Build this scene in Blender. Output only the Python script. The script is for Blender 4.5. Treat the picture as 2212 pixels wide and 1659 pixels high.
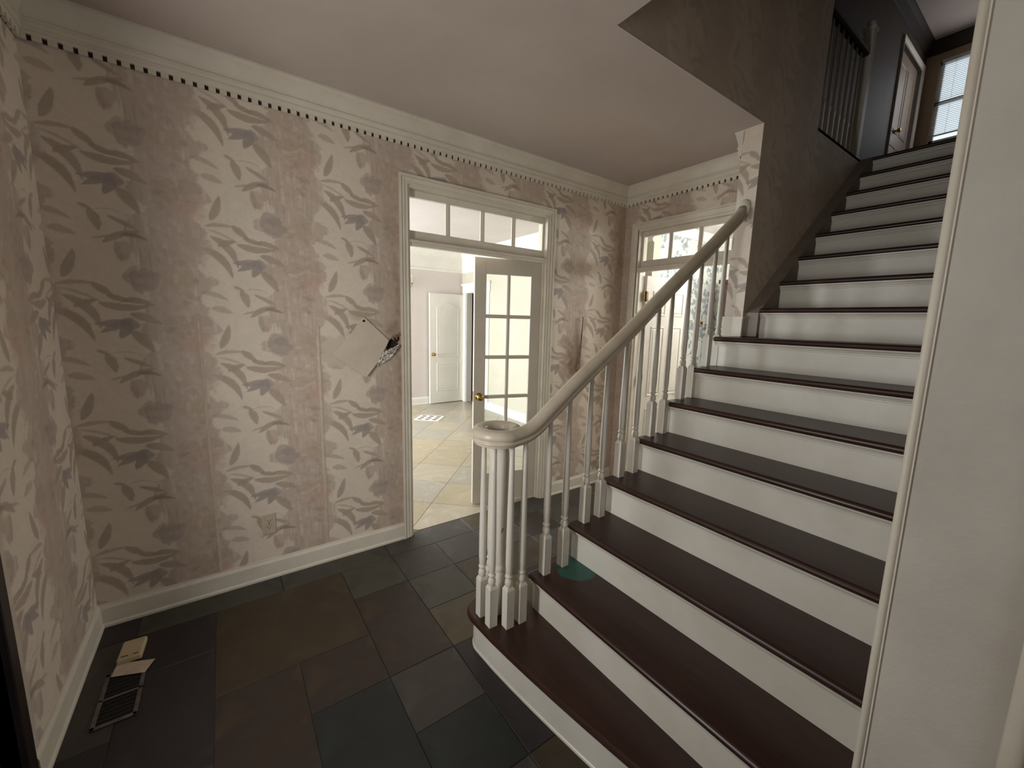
import bpy, bmesh, math, random
import numpy as np
from mathutils import Vector, Matrix

# ------------------------------------------------------------------ reset
for blk in list(bpy.data.objects):
    bpy.data.objects.remove(blk, do_unlink=True)
SC = bpy.context.scene
COL = SC.collection
RND = random.Random(7)

# ------------------------------------------------------------------ camera
def set_camera():
    cx, cy, cz, yaw, pit, rol, f = 0.6083, -2.6778, 1.5814, 0.6198, -0.1527, 0.0262, 873.3635
    F = Vector((math.sin(yaw)*math.cos(pit), math.cos(yaw)*math.cos(pit), math.sin(pit)))
    R = Vector((math.cos(yaw), -math.sin(yaw), 0))
    U = R.cross(F)
    R2 = R*math.cos(rol)+U*math.sin(rol)
    U2 = -R*math.sin(rol)+U*math.cos(rol)
    cd = bpy.data.cameras.new('camera'); cd.sensor_width = 36; cd.sensor_fit = 'HORIZONTAL'
    cd.lens = 36*f/2212; cd.clip_start = 0.02; cd.clip_end = 200
    co = bpy.data.objects.new('camera', cd); COL.objects.link(co)
    M = Matrix((R2, U2, -F)).transposed().to_4x4(); M.translation = Vector((cx, cy, cz))
    co.matrix_world = M
    SC.camera = co
set_camera()

# ------------------------------------------------------------------ world, lights, exposure
W = bpy.data.worlds.new('world'); SC.world = W; W.use_nodes = True
bg = W.node_tree.nodes['Background']; bg.inputs[0].default_value = (0.80, 0.90, 1.0, 1); bg.inputs[1].default_value = 1.2
SC.view_settings.view_transform = 'Standard'; SC.view_settings.look = 'None'
SC.view_settings.gamma = 1; SC.view_settings.exposure = 0; SC.view_settings.use_curve_mapping = False

def area(name, loc, direction, sx, sy, power, color=(1, 1, 1), spread=180):
    l = bpy.data.lights.new(name, 'AREA'); l.shape = 'RECTANGLE'; l.size = sx; l.size_y = sy
    l.energy = power; l.color = color; l.spread = math.radians(spread)
    o = bpy.data.objects.new(name, l); COL.objects.link(o); o.location = loc
    o.rotation_euler = Vector(direction).to_track_quat('-Z', 'Y').to_euler()
    return o
def point(name, loc, power, color=(1, 1, 1), r=.1):
    l = bpy.data.lights.new(name, 'POINT'); l.energy = power; l.color = color; l.shadow_soft_size = r
    o = bpy.data.objects.new(name, l); COL.objects.link(o); o.location = loc
    return o
# daylight at windows, plus fill lamps added where no source is seen
area('daylight_entrance_door_glass', (-.23, -1.51, 1.34), (1, .42, .0), .30, 1.08, 24, (1.0, .972, .97))
area('front_fill_light', (0.45, -3.86, 2.0), (.1, 1, -.05), 0.8, .9, 2.2, (1.0, .97, .95))  # added fill lamp behind the camera, at an unseen window
area('daylight_north_room', (-1.22, 3.15, 1.45), (1, .30, -.05), 1.5, 1.8, 225, (.86, .94, 1.0))
area('north_room_fill_light', (1.0, 4.33, 1.45), (.15, -1, -.05), 1.6, 1.8, 190, (.87, .94, 1.0))  # added fill lamp at the far wall, which has no window
area('bathroom_side_fill', (6.55, -0.78, 1.9), (-1, .3, 0),   .7, 1.2, 24, (.90, .96, 1.0))  # added fill lamp by the end wall, no window opens there
point('bathroom_fill_light', (5.2, -0.85, 2.25), 44, (.96, .99, 1.0), .12)  # added lamp that brightens the bathroom, without a fixture
area('daylight_upper_window', (8.64, -1.62, 4.72), (-1, 0, -.1), .9, .8, 5, (.97, .96, 1.0))

# ------------------------------------------------------------------ materials
def new_mat(name):
    m = bpy.data.materials.new(name); m.use_nodes = True
    nt = m.node_tree; b = nt.nodes['Principled BSDF']
    return m, nt, b
def rgb(h):
    v = []
    for i in (0, 2, 4):
        c = int(h[i:i+2], 16)/255
        v.append(c/12.92 if c <= .04045 else ((c+.055)/1.055)**2.4)
    return (*v, 1)
def noise(nt, scale, detail=4, rough=.6, vec=None, dist=0, coord='Object'):
    n = nt.nodes.new('ShaderNodeTexNoise'); n.inputs['Scale'].default_value = scale
    n.inputs['Detail'].default_value = detail; n.inputs['Roughness'].default_value = rough
    n.inputs['Distortion'].default_value = dist
    if vec is None:
        tc = nt.nodes.new('ShaderNodeTexCoord'); vec = tc.outputs[coord]
    nt.links.new(vec, n.inputs['Vector'])
    return n
def ramp(nt, src, stops):
    r = nt.nodes.new('ShaderNodeValToRGB'); e = r.color_ramp.elements
    e[0].position, e[0].color = stops[0]; e[1].position, e[1].color = stops[-1]
    for p, c in stops[1:-1]:
        x = e.new(p); x.color = c
    nt.links.new(src, r.inputs[0]); return r
def plain(name, col, col2=None, rough=.5, scale=6, bump=.0, bscale=60, metal=0, spec=.5, stretch=None, lo=.35, hi=.65):
    m, nt, b = new_mat(name)
    c = rgb(col) if isinstance(col, str) else (*col, 1)
    b.inputs['Roughness'].default_value = rough; b.inputs['Metallic'].default_value = metal
    b.inputs['Specular IOR Level'].default_value = spec
    vec = None
    if stretch:
        tc = nt.nodes.new('ShaderNodeTexCoord'); mp = nt.nodes.new('ShaderNodeMapping')
        mp.inputs['Scale'].default_value = stretch; nt.links.new(tc.outputs['Object'], mp.inputs[0]); vec = mp.outputs[0]
    if col2 is None:
        c2 = tuple(x*.9 for x in c[:3])+(1,)
    else:
        c2 = rgb(col2) if isinstance(col2, str) else (*col2, 1)
    n = noise(nt, scale, 5, .6, vec); r = ramp(nt, n.outputs['Fac'], [(lo, c), (hi, c2)])
    nt.links.new(r.outputs[0], b.inputs['Base Color'])
    if bump:
        n2 = noise(nt, bscale, 4, .6, vec); bp = nt.nodes.new('ShaderNodeBump')
        bp.inputs['Strength'].default_value = bump; bp.inputs['Distance'].default_value = .004
        nt.links.new(n2.outputs['Fac'], bp.inputs['Height']); nt.links.new(bp.outputs[0], b.inputs['Normal'])
    return m

M_white = plain('white_paint', 'e4ddd0', 'dad2c4', .45, 4, .15, 40)
M_trim = plain('trim_paint', 'e0d7c6', 'd6ccba', .45, 5, .12, 50)
M_cream = plain('cream_side_wall_paint', 'd0cab8', 'c9c3b0', .7, 2)
M_bright = plain('north_room_paint', 'f3f0e6', 'eeeadf', .4, 4, .05)
M_lav = plain('lavender_wall_paint', 'dfd6cf', 'd9d0c9', .7, 2)
M_ceil = plain('ceiling_paint', 'c6b8ae', 'bdafa6', .85, 1.5, .2, 120)
M_ceil2 = plain('room_ceiling_paint', 'd8ceca', 'd2c8c4', .85, 2)
M_wallend = plain('smudged_white_wall_paint', 'c9c2b6', 'b0a79b', .6, 3.2, .2, 90, lo=.3, hi=.75)
M_brass = plain('brass', 'b59a55', '9d8140', .25, 20, metal=1)
M_hinge = plain('aged_brass', '7a6636', '4e3f20', .4, 60, metal=.8)
M_dark = plain('dark_cavity', '1a1210', '0c0807', .9, 30, .4)
M_darkwood = plain('dark_door_wood', '2c1c17', '1d120f', .45, 4, .2, 30, stretch=(6, 6, 1))
M_core = plain('raw_gypsum_and_gap_shade', '4a382b', '17110d', .95, 40, .6)
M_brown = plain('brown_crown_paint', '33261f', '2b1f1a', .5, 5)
M_foil = plain('crumpled_foil', 'f0ece4', 'a39a90', .30, 90, 1.0, 160, metal=1)
M_plate = plain('plaster_board', 'd3c4b0', 'c8b8a3', .8, 8, .1)
M_slot = plain('slot_black', '120d0b', '0a0706', .7, 20)
M_vent = plain('worn_register_metal', '6b6156', '4c433b', .5, 25)
M_device = plain('yellowed_plastic', 'c2b08c', 'b8a580', .45, 10)
M_blind = plain('white_blind_slat', 'd8dadd', 'cfd2d6', .5, 10)
M_blind.node_tree.nodes['Principled BSDF'].inputs['Transmission Weight'].default_value = .0
M_cab = plain('reddish_brown_wood', '54301f', '3c2015', .4, 6, .2, 30, stretch=(8, 8, 1))
M_bulb = plain('candle_sleeve', 'e8dcc0', 'e0d2b2', .5, 10)

def tread_mat(paint):
    m, nt, b = new_mat('stained_tread_wood' + ('_with_paint' if paint else ''))
    tc = nt.nodes.new('ShaderNodeTexCoord'); mp = nt.nodes.new('ShaderNodeMapping')
    mp.inputs['Scale'].default_value = (14, 1.2, 14); nt.links.new(tc.outputs['Object'], mp.inputs[0])
    n = noise(nt, 3, 6, .65, mp.outputs[0]); r = ramp(nt, n.outputs['Fac'], [(.3, rgb('3c1f14')), (.7, rgb('27100a'))])
    b.inputs['Roughness'].default_value = .38
    out = r.outputs[0]
    if paint:
        g = nt.nodes.new('ShaderNodeNewGeometry')
        n2 = noise(nt, 9, 3, .5, g.outputs['Position'])
        sub = nt.nodes.new('ShaderNodeVectorMath'); sub.operation = 'SUBTRACT'; sub.inputs[1].default_value = (1.955, -1.375, .38)
        nt.links.new(g.outputs['Position'], sub.inputs[0])
        sc = nt.nodes.new('ShaderNodeVectorMath'); sc.operation = 'MULTIPLY'; sc.inputs[1].default_value = (1.0, .95, 0)
        nt.links.new(sub.outputs[0], sc.inputs[0])
        ln = nt.nodes.new('ShaderNodeVectorMath'); ln.operation = 'LENGTH'; nt.links.new(sc.outputs[0], ln.inputs[0])
        ad = nt.nodes.new('ShaderNodeMath'); ad.operation = 'MULTIPLY_ADD'; ad.inputs[1].default_value = .07
        nt.links.new(n2.outputs['Fac'], ad.inputs[0]); nt.links.new(ln.outputs['Value'], ad.inputs[2])
        mr = nt.nodes.new('ShaderNodeMapRange'); mr.inputs['From Min'].default_value = .125; mr.inputs['From Max'].default_value = .135
        mr.inputs['To Min'].default_value = 1; mr.inputs['To Max'].default_value = 0
        nt.links.new(ad.outputs[0], mr.inputs['Value'])
        mx = nt.nodes.new('ShaderNodeMix'); mx.data_type = 'RGBA'; mx.inputs[7].default_value = rgb('1f4f45')
        nt.links.new(mr.outputs[0], mx.inputs[0]); nt.links.new(out, mx.inputs[6]); out = mx.outputs[2]
    nt.links.new(out, b.inputs['Base Color'])
    bp = nt.nodes.new('ShaderNodeBump'); bp.inputs['Strength'].default_value = .12; bp.inputs['Distance'].default_value = .002
    nt.links.new(n.outputs['Fac'], bp.inputs['Height']); nt.links.new(bp.outputs[0], b.inputs['Normal'])
    return m
M_tread = tread_mat(False); M_tread_paint = tread_mat(True)

def worn_mat():
    m, nt, b = new_mat('chipped_white_paint')
    n = noise(nt, 5, 5, .6); r = ramp(nt, n.outputs['Fac'], [(.35, rgb('d8d1c4')), (.65, rgb('ccc4b5'))])
    tc = nt.nodes.new('ShaderNodeTexCoord'); mp = nt.nodes.new('ShaderNodeMapping'); mp.inputs['Scale'].default_value = (1, 1, .4)
    nt.links.new(tc.outputs['Object'], mp.inputs[0])
    n2 = noise(nt, 38, 3, .5, mp.outputs[0]); r2 = ramp(nt, n2.outputs['Fac'], [(.70, (0, 0, 0, 1)), (.735, (1, 1, 1, 1))])
    mx = nt.nodes.new('ShaderNodeMix'); mx.data_type = 'RGBA'; mx.inputs[7].default_value = rgb('4a3c34')
    nt.links.new(r2.outputs[0], mx.inputs[0]); nt.links.new(r.outputs[0], mx.inputs[6])
    nt.links.new(mx.outputs[2], b.inputs['Base Color']); b.inputs['Roughness'].default_value = .42
    return m
M_chip = worn_mat()
M_leaf = plain('shaded_door_paint', 'cdc3b3', 'c4baa9', .45, 5, .1, 40)  # white paint darkened so the glazed leaf looks less lit
M_string = plain('taupe_stringer_paint', '85786b', '786c60', .6, 5)
M_rail = plain('cream_gloss_rail_paint', 'd6cab5', 'cbbda6', .33, 9, .12, 60)
M_riser = plain('scuffed_riser_paint', 'dcd6ca', 'cbc4b6', .38, 3.5, .1, 40, lo=.3, hi=.75)

def dim(h, k):
    c = rgb(h); return (c[0]*k, c[1]*k, c[2]*k, 1)
def slate(name, a, b_, c, k=1.0):
    m, nt, b = new_mat(name)
    n = noise(nt, 5, 6, .62, dist=.6); n.inputs['Scale'].default_value = 4.5
    r = ramp(nt, n.outputs['Fac'], [(.3, dim(a, k)), (.52, dim(b_, k)), (.72, dim(c, k))])
    nt.links.new(r.outputs[0], b.inputs['Base Color'])
    n2 = noise(nt, 14, 7, .7, dist=.8); bp = nt.nodes.new('ShaderNodeBump'); bp.inputs['Strength'].default_value = .45
    bp.inputs['Distance'].default_value = .004; nt.links.new(n2.outputs['Fac'], bp.inputs['Height']); nt.links.new(bp.outputs[0], b.inputs['Normal'])
    b.inputs['Roughness'].default_value = .5
    return m
SL = [slate('slate_grey_green', '4b4a40', '5a574b', '3d3c34', .52), slate('slate_olive_brown', '54452c', '4a3c27', '5c4f38', .52),
      slate('slate_purple', '3c3231', '332a2b', '45393a', .52), slate('slate_rust', '4d3a2b', '40332b', '5c4835', .52),
      slate('slate_dark_green', '2c3330', '262b2a', '343b36', .52), slate('slate_grey', '585149', '4c463f', '625b52', .52),
      slate('slate_ochre_mottled', '4f4a40', '6b5c3c', '4c463c', .52)]
M_grout = plain('dark_grout', '3b352d', '302b24', .9, 30)
M_grout2 = plain('light_grout', '9b9080', '8b8070', .9, 30)
NT = []
for nm, a, b_, c in (('pale_tile_cream', 'c6bca4', 'bbaf97', 'd0c7b2'), ('pale_tile_grey', 'bcb5a5', 'b0a897', 'c8c1b1'), ('pale_tile_sand', 'c2b597', 'b5a78a', 'ccc1a8')):
    m = slate(nm, a, b_, c, .82)
    m.node_tree.nodes['Principled BSDF'].inputs['Roughness'].default_value = .3
    for nn in m.node_tree.nodes:
        if nn.type == 'BUMP': nn.inputs['Strength'].default_value = .15
        if nn.type == 'TEX_NOISE' and nn.inputs['Scale'].default_value == 4.5:
            nn.inputs['Distortion'].default_value = 1.6; nn.inputs['Scale'].default_value = 3
    NT.append(m)

def attr_mat():
    m, nt, b = new_mat('floral_wallpaper_print')
    a = nt.nodes.new('ShaderNodeAttribute'); a.attribute_name = 'print'
    n = noise(nt, 2.2, 4, .6); r = ramp(nt, n.outputs['Fac'], [(.3, (.93, .93, .93, 1)), (.7, (1.05, 1.04, 1.02, 1))])
    mx = nt.nodes.new('ShaderNodeMix'); mx.data_type = 'RGBA'; mx.blend_type = 'MULTIPLY'; mx.inputs[0].default_value = 1
    nt.links.new(a.outputs['Color'], mx.inputs[6]); nt.links.new(r.outputs[0], mx.inputs[7])
    nt.links.new(mx.outputs[2], b.inputs['Base Color']); b.inputs['Roughness'].default_value = .62
    n2 = noise(nt, 70, 4, .7); bp = nt.nodes.new('ShaderNodeBump'); bp.inputs['Strength'].default_value = .12; bp.inputs['Distance'].default_value = .003
    nt.links.new(n2.outputs['Fac'], bp.inputs['Height']); nt.links.new(bp.outputs[0], b.inputs['Normal'])
    return m
M_paper = attr_mat()
M_paper_plain = plain('wallpaper_back', 'c9b7a3', 'b9a792', .7, 20)
M_paper_dark = plain('wallpaper_torn_brown', '7a5a44', 'a08a72', .8, 22)

def ivy_mat():
    m, nt, b = new_mat('ivy_wallpaper')
    tc = nt.nodes.new('ShaderNodeTexCoord')
    nd = noise(nt, 26, 2, .5)
    ad0 = nt.nodes.new('ShaderNodeVectorMath'); ad0.operation = 'MULTIPLY_ADD'; ad0.inputs[1].default_value = (.03, .03, .03)
    nt.links.new(nd.outputs['Color'], ad0.inputs[0]); nt.links.new(tc.outputs['Object'], ad0.inputs[2])
    v = nt.nodes.new('ShaderNodeTexVoronoi'); v.inputs['Scale'].default_value = 15; nt.links.new(ad0.outputs[0], v.inputs['Vector'])
    n = noise(nt, 6.5, 1, .5)
    r1 = ramp(nt, v.outputs['Distance'], [(.50, (1, 1, 1, 1)), (.62, (0, 0, 0, 1))])
    r2 = ramp(nt, n.outputs['Fac'], [(.45, (0, 0, 0, 1)), (.50, (1, 1, 1, 1))])
    mu = nt.nodes.new('ShaderNodeMath'); mu.operation = 'MULTIPLY'; nt.links.new(r1.outputs[0], mu.inputs[0]); nt.links.new(r2.outputs[0], mu.inputs[1])
    r3 = ramp(nt, v.outputs['Color'], [(.2, rgb('8d9893')), (.5, rgb('a3aba8')), (.8, rgb('9aa1aa'))])
    mx = nt.nodes.new('ShaderNodeMix'); mx.data_type = 'RGBA'; mx.inputs[6].default_value = rgb('e2e2d8')
    nt.links.new(mu.outputs[0], mx.inputs[0]); nt.links.new(r3.outputs[0], mx.inputs[7]); nt.links.new(mx.outputs[2], b.inputs['Base Color'])
    b.inputs['Roughness'].default_value = .6
    return m
M_ivy = ivy_mat()
def dot_mat():
    m, nt, b = new_mat('dotted_wallpaper')
    v = nt.nodes.new('ShaderNodeTexVoronoi'); v.inputs['Scale'].default_value = 11; v.inputs['Randomness'].default_value = .25
    tc = nt.nodes.new('ShaderNodeTexCoord'); nt.links.new(tc.outputs['Object'], v.inputs['Vector'])
    r = ramp(nt, v.outputs['Distance'], [(.16, rgb('4a382b')), (.22, rgb('a8937c'))])
    nt.links.new(r.outputs[0], b.inputs['Base Color']); b.inputs['Roughness'].default_value = .7
    return m
M_dot = dot_mat()
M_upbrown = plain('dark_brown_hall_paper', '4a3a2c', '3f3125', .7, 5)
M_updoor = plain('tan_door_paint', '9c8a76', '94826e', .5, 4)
def glass_mat():
    m, nt, b = new_mat('clear_glass')
    out = nt.nodes['Material Output']
    tr = nt.nodes.new('ShaderNodeBsdfTransparent'); tr.inputs[0].default_value = (.97, .98, .97, 1)
    gl = nt.nodes.new('ShaderNodeBsdfGlossy'); gl.inputs['Roughness'].default_value = .03
    fr = nt.nodes.new('ShaderNodeFresnel'); fr.inputs[0].default_value = 1.45
    n = noise(nt, 3, 2); bp = nt.nodes.new('ShaderNodeBump'); bp.inputs['Strength'].default_value = .02
    nt.links.new(n.outputs['Fac'], bp.inputs['Height']); nt.links.new(bp.outputs[0], gl.inputs['Normal'])
    geo = nt.nodes.new('ShaderNodeNewGeometry'); inv = nt.nodes.new('ShaderNodeMath'); inv.operation = 'SUBTRACT'; inv.inputs[0].default_value = 1
    nt.links.new(geo.outputs['Backfacing'], inv.inputs[1]); mu = nt.nodes.new('ShaderNodeMath'); mu.operation = 'MULTIPLY'
    nt.links.new(fr.outputs[0], mu.inputs[0]); nt.links.new(inv.outputs[0], mu.inputs[1])
    mx = nt.nodes.new('ShaderNodeMixShader'); nt.links.new(mu.outputs[0], mx.inputs[0])
    nt.links.new(tr.outputs[0], mx.inputs[1]); nt.links.new(gl.outputs[0], mx.inputs[2]); nt.links.new(mx.outputs[0], out.inputs[0])
    return m
M_glass = glass_mat()

# ------------------------------------------------------------------ mesh helpers
class MB:
    def __init__(s): s.v = []; s.f = []; s.sm = []
    def add(s, vs, fs, smooth=False):
        o = len(s.v); s.v += [tuple(v) for v in vs]
        s.f += [tuple(i+o for i in f) for f in fs]; s.sm += [smooth]*len(fs)
        return s
    def box(s, a, b):
        (x0, y0, z0), (x1, y1, z1) = a, b
        x0, x1 = min(x0, x1), max(x0, x1); y0, y1 = min(y0, y1), max(y0, y1); z0, z1 = min(z0, z1), max(z0, z1)
        vs = [(x0, y0, z0), (x1, y0, z0), (x1, y1, z0), (x0, y1, z0), (x0, y0, z1), (x1, y0, z1), (x1, y1, z1), (x0, y1, z1)]
        return s.add(vs, [(0, 3, 2, 1), (4, 5, 6, 7), (0, 1, 5, 4), (1, 2, 6, 5), (2, 3, 7, 6), (3, 0, 4, 7)])
    def bbox(s, a, b, c=.003):
        "box whose top and vertical edges are chamfered"
        (x0, y0, z0), (x1, y1, z1) = a, b
        x0, x1 = min(x0, x1), max(x0, x1); y0, y1 = min(y0, y1), max(y0, y1); z0, z1 = min(z0, z1), max(z0, z1)
        c = min(c, (x1-x0)*.3, (y1-y0)*.3, (z1-z0)*.3)
        def ring(z, i):
            return [(x0+c, y0+i, z), (x1-c, y0+i, z), (x1-i, y0+c, z), (x1-i, y1-c, z), (x1-c, y1-i, z), (x0+c, y1-i, z), (x0+i, y1-c, z), (x0+i, y0+c, z)]
        rings = [ring(z0, c), ring(z0+c, 0), ring(z1-c, 0), ring(z1, c)]
        vs = [p for r in rings for p in r]
        fs = [tuple(reversed(range(8))), tuple(range(24, 32))]
        for k in range(3):
            for i in range(8):
                j = (i+1) % 8; fs.append((k*8+i, k*8+j, k*8+8+j, k*8+8+i))
        return s.add(vs, fs)
    def lathe(s, prof, cx, cy, n=16, closed=True, smooth=True):
        vs = []
        for r, z in prof:
            for i in range(n):
                t = 2*math.pi*i/n; vs.append((cx+r*math.cos(t), cy+r*math.sin(t), z))
        fs = []
        for k in range(len(prof)-1):
            for i in range(n):
                j = (i+1) % n; fs.append((k*n+i, k*n+j, k*n+n+j, k*n+n+i))
        if closed:
            fs.append(tuple(reversed(range(n)))); fs.append(tuple(range((len(prof)-1)*n, len(prof)*n)))
        return s.add(vs, fs, smooth)
    def rings(s, rings, closed_ring=True, caps=True, smooth=False):
        n = len(rings[0]); vs = [p for r in rings for p in r]; fs = []
        for k in range(len(rings)-1):
            for i in range(n if closed_ring else n-1):
                j = (i+1) % n; fs.append((k*n+i, k*n+j, k*n+n+j, k*n+n+i))
        if caps:
            fs.append(tuple(reversed(range(n)))); fs.append(tuple(range((len(rings)-1)*n, len(rings)*n)))
        return s.add(vs, fs, smooth)
    def prism(s, poly, axis, a, b):
        "poly: 2D points; axis: 0/1/2 extrusion axis from a to b"
        def P(p, t):
            if axis == 0: return (t, p[0], p[1])
            if axis == 1: return (p[0], t, p[1])
            return (p[0], p[1], t)
        return s.rings([[P(p, a) for p in poly], [P(p, b) for p in poly]])
    def tube(s, pts, r, n=8, smooth=True):
        pts = [Vector(p) for p in pts]; rr = []
        for i, p in enumerate(pts):
            d = (pts[min(i+1, len(pts)-1)]-pts[max(i-1, 0)]).normalized()
            up = Vector((0, 0, 1)) if abs(d.z) < .9 else Vector((1, 0, 0))
            a = d.cross(up).normalized(); b = a.cross(d)
            q = r[i] if isinstance(r, (list, tuple)) else r
            rr.append([tuple(p+a*q*math.cos(2*math.pi*k/n)+b*q*math.sin(2*math.pi*k/n)) for k in range(n)])
        return s.rings(rr, smooth=smooth)
    def sphere(s, c, r, n=12, m=8, sz=1):
        prof = [(max(1e-4, r*math.sin(math.pi*k/m)), c[2]-r*sz*math.cos(math.pi*k/m)) for k in range(m+1)]
        return s.lathe(prof, c[0], c[1], n)
    def mesh(s, name):
        me = bpy.data.meshes.new(name); me.from_pydata(s.v, [], s.f)
        me.polygons.foreach_set('use_smooth', s.sm)
        bm = bmesh.new(); bm.from_mesh(me); bmesh.ops.recalc_face_normals(bm, faces=bm.faces); bm.to_mesh(me); bm.free()
        return me
    def build(s, name, mat, parent=None):
        me = s.mesh(name); me.materials.append(mat)
        o = bpy.data.objects.new(name, me); COL.objects.link(o)
        if parent: o.parent = parent
        return o
def tag(o, label=None, cat=None, group=None, kind=None):
    if label: o['label'] = label
    if cat: o['category'] = cat
    if group: o['group'] = group
    if kind: o['kind'] = kind
    return o
def empty(name, label, cat, loc=(0, 0, 0), rz=0, kind=None, group=None):
    o = bpy.data.objects.new(name, None); COL.objects.link(o); o.location = loc; o.rotation_euler = (0, 0, rz)
    o.empty_display_size = .1
    return tag(o, label, cat, group, kind)
def struct(name, mb, mat, label, cat):
    return tag(mb.build(name, mat), label, cat, kind='structure')
def link_mesh(name, me, parent, loc=(0, 0, 0), rot=None):
    o = bpy.data.objects.new(name, me); COL.objects.link(o); o.parent = parent; o.location = loc
    if rot: o.rotation_euler = rot
    return o

# ------------------------------------------------------------------ dimensions
L, H = 3.80, 2.845
XA0, XA1, ZTOP = 1.642, 2.856, 2.447         # opening of the double-door in wall A (wall face y=0)
YB0, YB1 = -0.155, -1.045                    # opening of the door in wall B (wall face x=L)
YS0, YS1, XS = -1.213, -1.335, 3.44          # stub wall beside the upper flight
WELLX = 2.07
X1, RUN, RISE, YL = 1.488, 0.2471, 0.19, -1.262
YD = -2.545; XD = 1.45
UF, UC = 3.04, 5.44                          # upper floor / upper ceiling
XF, YU = 8.71, -0.885
NY, NX = 4.39, 4.42                          # north room far wall, east wall

# ------------------------------------------------------------------ wallpaper print raster
TW, TH, PX = 1.11, 0.657, 0.003
gw, gh = int(round(TW/PX)), int(round(TH/PX))
def vnoise(w, h, sx, sy, seed, octv=3):
    rs = np.random.RandomState(seed); out = np.zeros((h, w)); amp = 1; tot = 0
    for o in range(octv):
        nx, ny = max(2, int(sx*2**o)), max(2, int(sy*2**o))
        g = rs.rand(ny, nx)
        yy = np.arange(h)/h*ny; xx = np.arange(w)/w*nx
        y0 = yy.astype(int); x0 = xx.astype(int); fy = (yy-y0)[:, None]; fx = (xx-x0)[None, :]
        fy = fy*fy*(3-2*fy); fx = fx*fx*(3-2*fx)
        y1 = (y0+1) % ny; x1 = (x0+1) % nx; y0 %= ny; x0 %= nx
        out += amp*((g[y0][:, x0]*(1-fx)+g[y0][:, x1]*fx)*(1-fy)+(g[y1][:, x0]*(1-fx)+g[y1][:, x1]*fx)*fy)
        tot += amp; amp *= .55
    return out/tot
GX = (np.arange(gw)+.5)*PX
GZ = (np.arange(gh)+.5)*PX
PAPER = np.array(rgb('d6c8b7')[:3]); MASS = np.array(rgb('b9a697')[:3]); MASS2 = np.array(rgb('bfaa9b')[:3])
LEAF = np.array(rgb('ad9b8b')[:3]); LEAF2 = np.array(rgb('ab9a87')[:3]); BLUE = np.array(rgb('a1958d')[:3])
PINK = np.array(rgb('bd9c8c')[:3]); OCH = np.array(rgb('b5a18a')[:3]); MAUVE = np.array(rgb('a8998f')[:3]); DKLEAF = np.array(rgb('98887a')[:3])
img = np.tile(PAPER, (gh, gw, 1))
fine = vnoise(gw, gh, 60, 36, 3, 3); mid = vnoise(gw, gh, 16, 9, 5, 3); streak = vnoise(gw, gh, 110, 5, 8, 3); streak2 = vnoise(gw, gh, 50, 4, 18, 3)
img *= (1+.05*(mid-.5))[..., None]
def dwrap(x0, z0):
    dx = (GX-x0+TW/2) % TW-TW/2; dz = (GZ-z0+TH/2) % TH-TH/2
    return np.meshgrid(dx, dz)
def paint(mask, col, k=1):
    global img
    m = (mask*k)[..., None]; img = img*(1-m)+col*m
def leaf(x0, z0, x1, z1, w, col, bend=0, k=.9, vein=True):
    cx, cz = (x0+x1)/2, (z0+z1)/2; Lh = math.hypot(x1-x0, z1-z0)/2; c, s = (x1-x0)/2/Lh, (z1-z0)/2/Lh
    dx, dz = dwrap(cx, cz); u = (dx*c+dz*s)/Lh; v = (-dx*s+dz*c)
    v = v-bend*(1-u*u)+.004*(fine-.5)
    prof = w*np.clip(1-u*u, 0, 1)**.75*(1-.28*u)
    d = prof-np.abs(v); m = np.clip(d/.0025+.3, 0, 1)*(np.abs(u) < 1)
    shade = .88+.24*fine
    paint(m, col, k)
    if vein and w > .01:
        e = np.clip(1-np.abs(d-.0012)/.0018, 0, 1)*(np.abs(u) < .97); paint(e, DKLEAF*.92, .45)
        e = np.clip(1-np.abs(v)/.0016, 0, 1)*(np.abs(u) < .85); paint(e, DKLEAF*.95, .3)
def blob(x0, z0, rx, rz, col, k=.9, rag=.35, edge=.12, outline=False):
    dx, dz = dwrap(x0, z0); r = np.sqrt((dx/rx)**2+(dz/rz)**2)+rag*(mid-.5)*1.4+rag*(fine-.5)
    m = np.clip((1-r)/edge, 0, 1); paint(m, col, k)
    if outline: paint(np.clip(1-np.abs(r-.96)/.06, 0, 1), DKLEAF, .5)
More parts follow.
